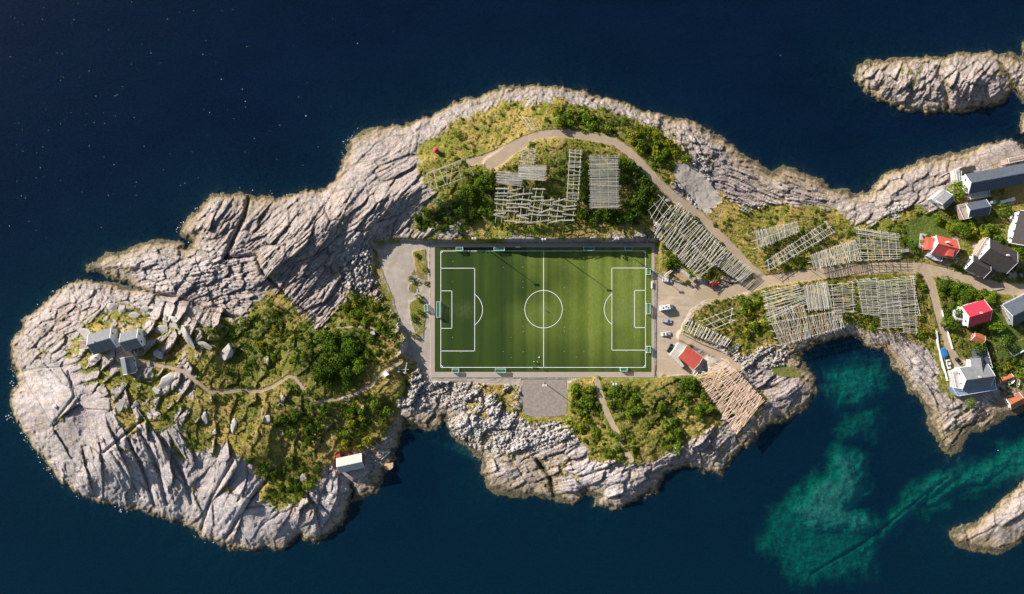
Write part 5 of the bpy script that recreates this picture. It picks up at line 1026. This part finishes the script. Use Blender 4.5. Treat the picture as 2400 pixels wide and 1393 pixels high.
ZONES = [ # polygon, count, radius range (m), mix, label
 ([(755,770),(830,790),(850,830),(845,900),(800,915),(745,890),(735,820)],26,(1.8,3.2),'d','dark dense bush in the copse beside the stone path on the west islet'),
 ([(820,690),(880,700),(935,770),(935,830),(870,860),(840,800),(780,760)],30,(1.3,2.4),'gy','green bush on the slope between the copse and the gravel west of the pitch'),
 ([(1085,405),(1150,390),(1160,440),(1158,520),(1110,530),(1075,500),(1080,450)],20,(1.7,2.8),'gd','dark green bush left of the hilltop racks'),
 ([(1452,365),(1490,385),(1535,440),(1520,500),(1500,532),(1400,532),(1360,522),(1362,500),(1452,495)],34,(1.7,3.0),'d','dark green bush between the tall regular rack and the cliff'),
 ([(1365,360),(1382,360),(1382,500),(1362,500)],8,(1.2,1.8),'d','dark bush in the gap between the narrow and the tall rack'),
 ([(1290,255),(1390,268),(1500,290),(1600,345),(1610,375),(1570,395),(1520,375),(1460,320),(1380,300),(1300,290)],46,(1.5,2.9),'gy','bright green bush in the strip between the track and the north shore'),
 ([(1335,895),(1375,900),(1392,945),(1375,985),(1345,960)],12,(1.3,2.3),'g','green bush between the gravel yard and the footpath'),
 ([(1420,905),(1500,910),(1510,960),(1470,975),(1425,950)],16,(1.4,2.4),'g','bright green bush right of the footpath near the pitch'),
 ([(1545,935),(1590,950),(1600,1010),(1590,1050),(1560,1055),(1545,1000)],16,(1.5,2.5),'gd','green bush in the thicket at the south cliff edge'),
 ([(1575,880),(1632,890),(1680,960),(1660,1000),(1600,960)],18,(1.4,2.6),'gd','green bush left of the largest pinkish rack'),
 ([(1320,985),(1380,965),(1430,1010),(1480,1010),(1500,1070),(1430,1085),(1400,1040),(1340,1030)],18,(1.2,2.1),'gy','low green bush on the lower south hill'),
 ([(1640,710),(1700,705),(1780,690),(1800,740),(1780,790),(1735,790),(1740,730),(1660,725)],20,(1.2,2.3),'gy','bush round the bare frame beside the parking area'),
 ([(2195,655),(2250,655),(2330,690),(2340,710),(2250,700),(2240,770),(2225,790),(2210,740)],26,(1.5,2.7),'gd','bush in the garden hedge above the crimson roofed house'),
 ([(2265,560),(2300,530),(2370,545),(2400,570),(2400,600),(2330,570),(2300,560)],10,(1.5,2.6),'gy','bush behind the large dark roofed house'),
 ([(2150,500),(2240,520),(2300,515),(2370,530),(2300,555),(2230,540)],18,(1.4,2.5),'gy','bush between the upper lawn and the houses'),
 ([(670,950),(745,960),(765,1030),(700,1060),(650,1010)],18,(1.3,2.3),'gd','green bush in the hollow below the stone path'),
 ([(690,900),(760,935),(900,925),(880,975),(780,985),(700,960)],14,(1.3,2.2),'gd','green bush just below the right half of the stone path'),
 ([(540,760),(640,720),(740,790),(720,850),(600,850)],16,(1.1,2.0),'gy','low bush on the open slope above the middle of the stone path'),
 ([(780,975),(900,940),(915,1000),(850,1060),(790,1040)],18,(1.4,2.4),'gy','bright bush on the knoll above the red boathouse'),
 ([(615,1080),(750,1080),(740,1150),(640,1185),(610,1130)],18,(1.2,2.1),'gd','bush in the gully of the southern rocks of the west islet'),
 ([(2140,600),(2165,640),(2165,790),(2185,800),(2150,790),(2155,700)],10,(1.2,2.0),'gy','bush between the racks and the lane'),
 ([(965,505),(1060,455),(1100,520),(1090,545),(990,540)],16,(1.3,2.2),'d','dark bush on the shaded cliff slope left of the hilltop racks'),
 ([(955,590),(1000,585),(1000,690),(960,690)],7,(1.0,1.7),'gy','low bush on the gravel just left of the top left pitch corner'),
 ([(958,690),(1000,690),(995,790),(970,790)],8,(1.0,1.8),'g','bush beside the small goal outside the left end of the pitch'),
 ([(1560,560),(1590,580),(1600,640),(1560,630)],8,(1.2,2.0),'gd','bush between the pitch corner and the long diagonal rack'),
 ([(2335,850),(2400,850),(2400,880),(2350,875)],8,(1.3,2.0),'gy','bush below the right-hand lawn'),
]
_k = 292/sum(q_[1] for q_ in ZONES); nsh = 0; placed = []
for (poly, n, (ra, rb), mix_, lab) in ZONES:
    n = max(3, int(n*min(1, _k))); xs_ = [p[0] for p in poly]; ys_ = [p[1] for p in poly]; k = 0; tries = 0
    while k < n and tries < n*80 and nsh < 296:
        tries += 1; px, py = random.uniform(min(xs_), max(xs_)), random.uniform(min(ys_), max(ys_))
        if not inpoly((px, py), poly): continue
        r_ = random.uniform(ra, rb)*1.22; rp = r_/S
        if any((px-a)**2+(py-b_)**2 < ((rp+c)*.46)**2 for a, b_, c in placed): continue
        if samp(road, px, py) > .2 or samp(coastr, px, py) < 3: continue
        placed.append((px, py, rp)); ms = LM[random.choice(mix_)]; o = bpy.data.objects.new('shrub', random.choice(ms)); C.objects.link(o)
        x, y, zg = G(px, py); o.location = (x, y, zg-.3); o.scale = (r_*random.uniform(.9,1.25), r_*random.uniform(.9,1.2), r_*random.uniform(1.15,1.75)); o.rotation_euler = (0, 0, random.uniform(0, 6.28)); tag(o, lab, 'bush', lab.replace('bush', 'bushes', 1)); k += 1; nsh += 1
print('shrubs', nsh)
# garden trees with trunk and crown
crowns = [leaf_cloud('crown', 50+i, 10, .075, 620, .95, m) for i, m in enumerate((m_leaf, m_leafd, m_leafy, m_leaf))]
def tree(px, py, r_, h, k, label):
    zg = ground(px, py); x, y, _ = W(px, py, zg+h*.6); root = empty('tree', (x, y, zg), random.uniform(0, 6)); tag(root, label, 'tree'); b = MB()
    b.tube((0,0,-.3),(.05,0,h*.55),.22,.12,8)
    for i in range(5): a = i*1.26; b.tube((.03,0,h*.35+i*.12),(math.cos(a)*r_*.5,math.sin(a)*r_*.5,h*.72),.09,.03,5)
    b.build('trunk', m_bark, root); o = bpy.data.objects.new('crown', crowns[k]); C.objects.link(o); o.parent = root; o.location = (0,0,h*.30); o.scale = (r_*1.1, r_*1.05, h*.75)
for a in [(2241,448,4.6,5,0,'round green tree between the very long building and the little white house'),(2352,497,4.2,5,1,'round dark tree below the silver car'),(2293,815,3.4,4.5,1,'dark round tree touching the orange roofed shed'),(2335,765,4.0,5,0,'bushy tree right of the crimson roofed house'),
          (2214,665,3.8,5,1,'first dark tree of the garden hedge, beside the lane'),(2240,672,3.4,5,0,'broad tree in the middle of the garden hedge'),(2262,690,3.4,4.5,1,'tree in the hedge above the crimson roof'),(2318,700,3.0,4.5,0,'tree at the right end of the hedge below the road'),(2250,730,3.0,4,1,'dark tree at the left wall of the crimson roofed house'),
          (2237,760,3.0,4,1,'tree between the lane wall and the crimson roofed house'),(2390,582,3.4,4.5,0,'tree right of the large dark roofed house'),(2138,573,2.8,4,1,'dark tree between the square grid rack and the lawn'),(2262,545,3.0,4,1,'dark tree at the corner of the upper lawn'),(2240,530,2.8,4,0,'tree above the red roofed house'),
          (2355,800,3.2,4.5,1,'dark tree on the left side of the right-hand lawn'),(820,818,4.4,5.5,1,'broad tree in the middle of the copse on the west islet'),(790,850,4.2,5.5,1,'tree at the lower left of the copse'),(775,815,3.8,5,1,'tree at the left edge of the copse'),(812,872,3.4,5,1,'tree at the lower end of the copse'),(838,860,3.2,4.5,0,'lighter tree at the right edge of the copse'),
          (633,712,2.0,4,1,'slender dark tree standing alone at the rock edge'),(1069,313,2.6,3.5,0,'lone green tree on the rock above the red beacon'),(2275,945,2.8,3.2,0,'green tree below the blue grey deck')]: tree(*a)
# undergrowth: too many to count, one mass each
us = [leaf_cloud('tuft', 80+i, 4, .17, 60, .75) for i in range(4)]
def mass(name, prob, mt, smin, smax, label, cat, cap):
    p_ = prob*(1-np.clip(road+path*1.0, 0, 1))*(coastr > 3)*(pl < -1)
    iy, ix = np.nonzero(rng.random(z.shape) < p_)
    if len(iy) > cap: s_ = rng.choice(len(iy), cap, replace=False); iy = iy[s_]; ix = ix[s_]
    P = [(float(VX[a, b_]), float(VY[a, b_]), float(z[a, b_])-.1, s_, s_, s_*random.uniform(.8, 1.5), random.uniform(0, 6.3), random.randrange(4)) for a, b_ in zip(iy, ix) for s_ in (random.uniform(smin, smax),)]
    print(name, len(P)); scatter_mesh(name, us, P, mt, label, cat)
zoned = np.zeros_like(QX)
for q_ in ZONES: zoned = np.maximum(zoned, soft(q_[0], 5))
for q_ in RACKZ: zoned = np.maximum(zoned, soft(q_, 5)*.8)
zoned = up(zoned)
n1 = fbm(XM/7, YM/7, 201, 4, .6); n2 = fbm(XM/13, YM/13, 211, 4, .6)
ok = grass*(1-lawn)
for (fx_, fy_, fr_, _) in FLAT: ok = ok*np.where((PX-fx_)**2+(PY-fy_)**2 < (fr_*.45)**2, 0, 1)
mass('undergrowth', ok*np.maximum(sst(n1+lush*.35, .12, .3)*.035, zoned*.045), m_leafd, .6, 1.6, 'dark green low scrub covering the hollows of the islets', 'undergrowth', 11000)
mass('heath', ok*sst(n2+.12, .0, .25)*.050 + sst(gm, .12, .5)*(1-grass)*(1-gravel*.9)*.006, m_leafy, .35, .8, 'yellow green heath and low herbs on the slopes', 'heath', 8000)
mass('dry_grass', ok*sst(-n1+.2, .0, .3)*.06 + sst(gm, .08, .5)*(1-grass)*(1-gravel*.8)*.006, m_dry, .3, .6, 'dry ochre grass tussocks on the open ground', 'grass', 9000)
# flecks of foam along the exposed shore and out at sea
iy, ix = np.nonzero((coastr > -2.2) & (coastr < -.2) & (fbm(XM/8, YM/8, 301, 3) > .05) & (rng.random(z.shape) < .22*(np.exp(-((PX-60)**2/(2*70**2)+(PY-880)**2/(2*160**2)))+np.exp(-((PX-470)**2+(PY-480)**2)/(2*70**2))+.6*np.exp(-((PX-810)**2+(PY-340)**2)/(2*50**2))+.4*np.exp(-((PX-300)**2+(PY-1190)**2)/(2*120**2)))))
b = MB()
def fleck(x, y, r_, zf=.06):
    k = random.randint(5, 7); a0 = random.uniform(0, 6); b.prism([(x+math.cos(a0+i*6.283/k)*r_*random.uniform(.5, 1.3), y+math.sin(a0+i*6.283/k)*r_*random.uniform(.3, .8)) for i in range(k)], -.02, zf)
for a, c in zip(iy, ix): x, y, _ = W(PX[a, c], PY[a, c], 0); fleck(x, y, random.uniform(.07, .34))
for i in range(170):
    px = abs(random.gauss(0, 420))+20; py = random.uniform(5, 560)
    if samp(coastr, px, py) < -8: x, y, _ = W(px, py, 0); fleck(x, y, random.uniform(.06, .20))
for (px, py) in [(1829,130),(2339,1056),(838,102),(717,272),(575,238)]: x, y, _ = W(px, py, 0); fleck(x, y, .3)
tag(b.build('foam', m_white), 'white foam flecks on the dark sea and along the wave-washed rocks', 'foam', None, 'stuff')
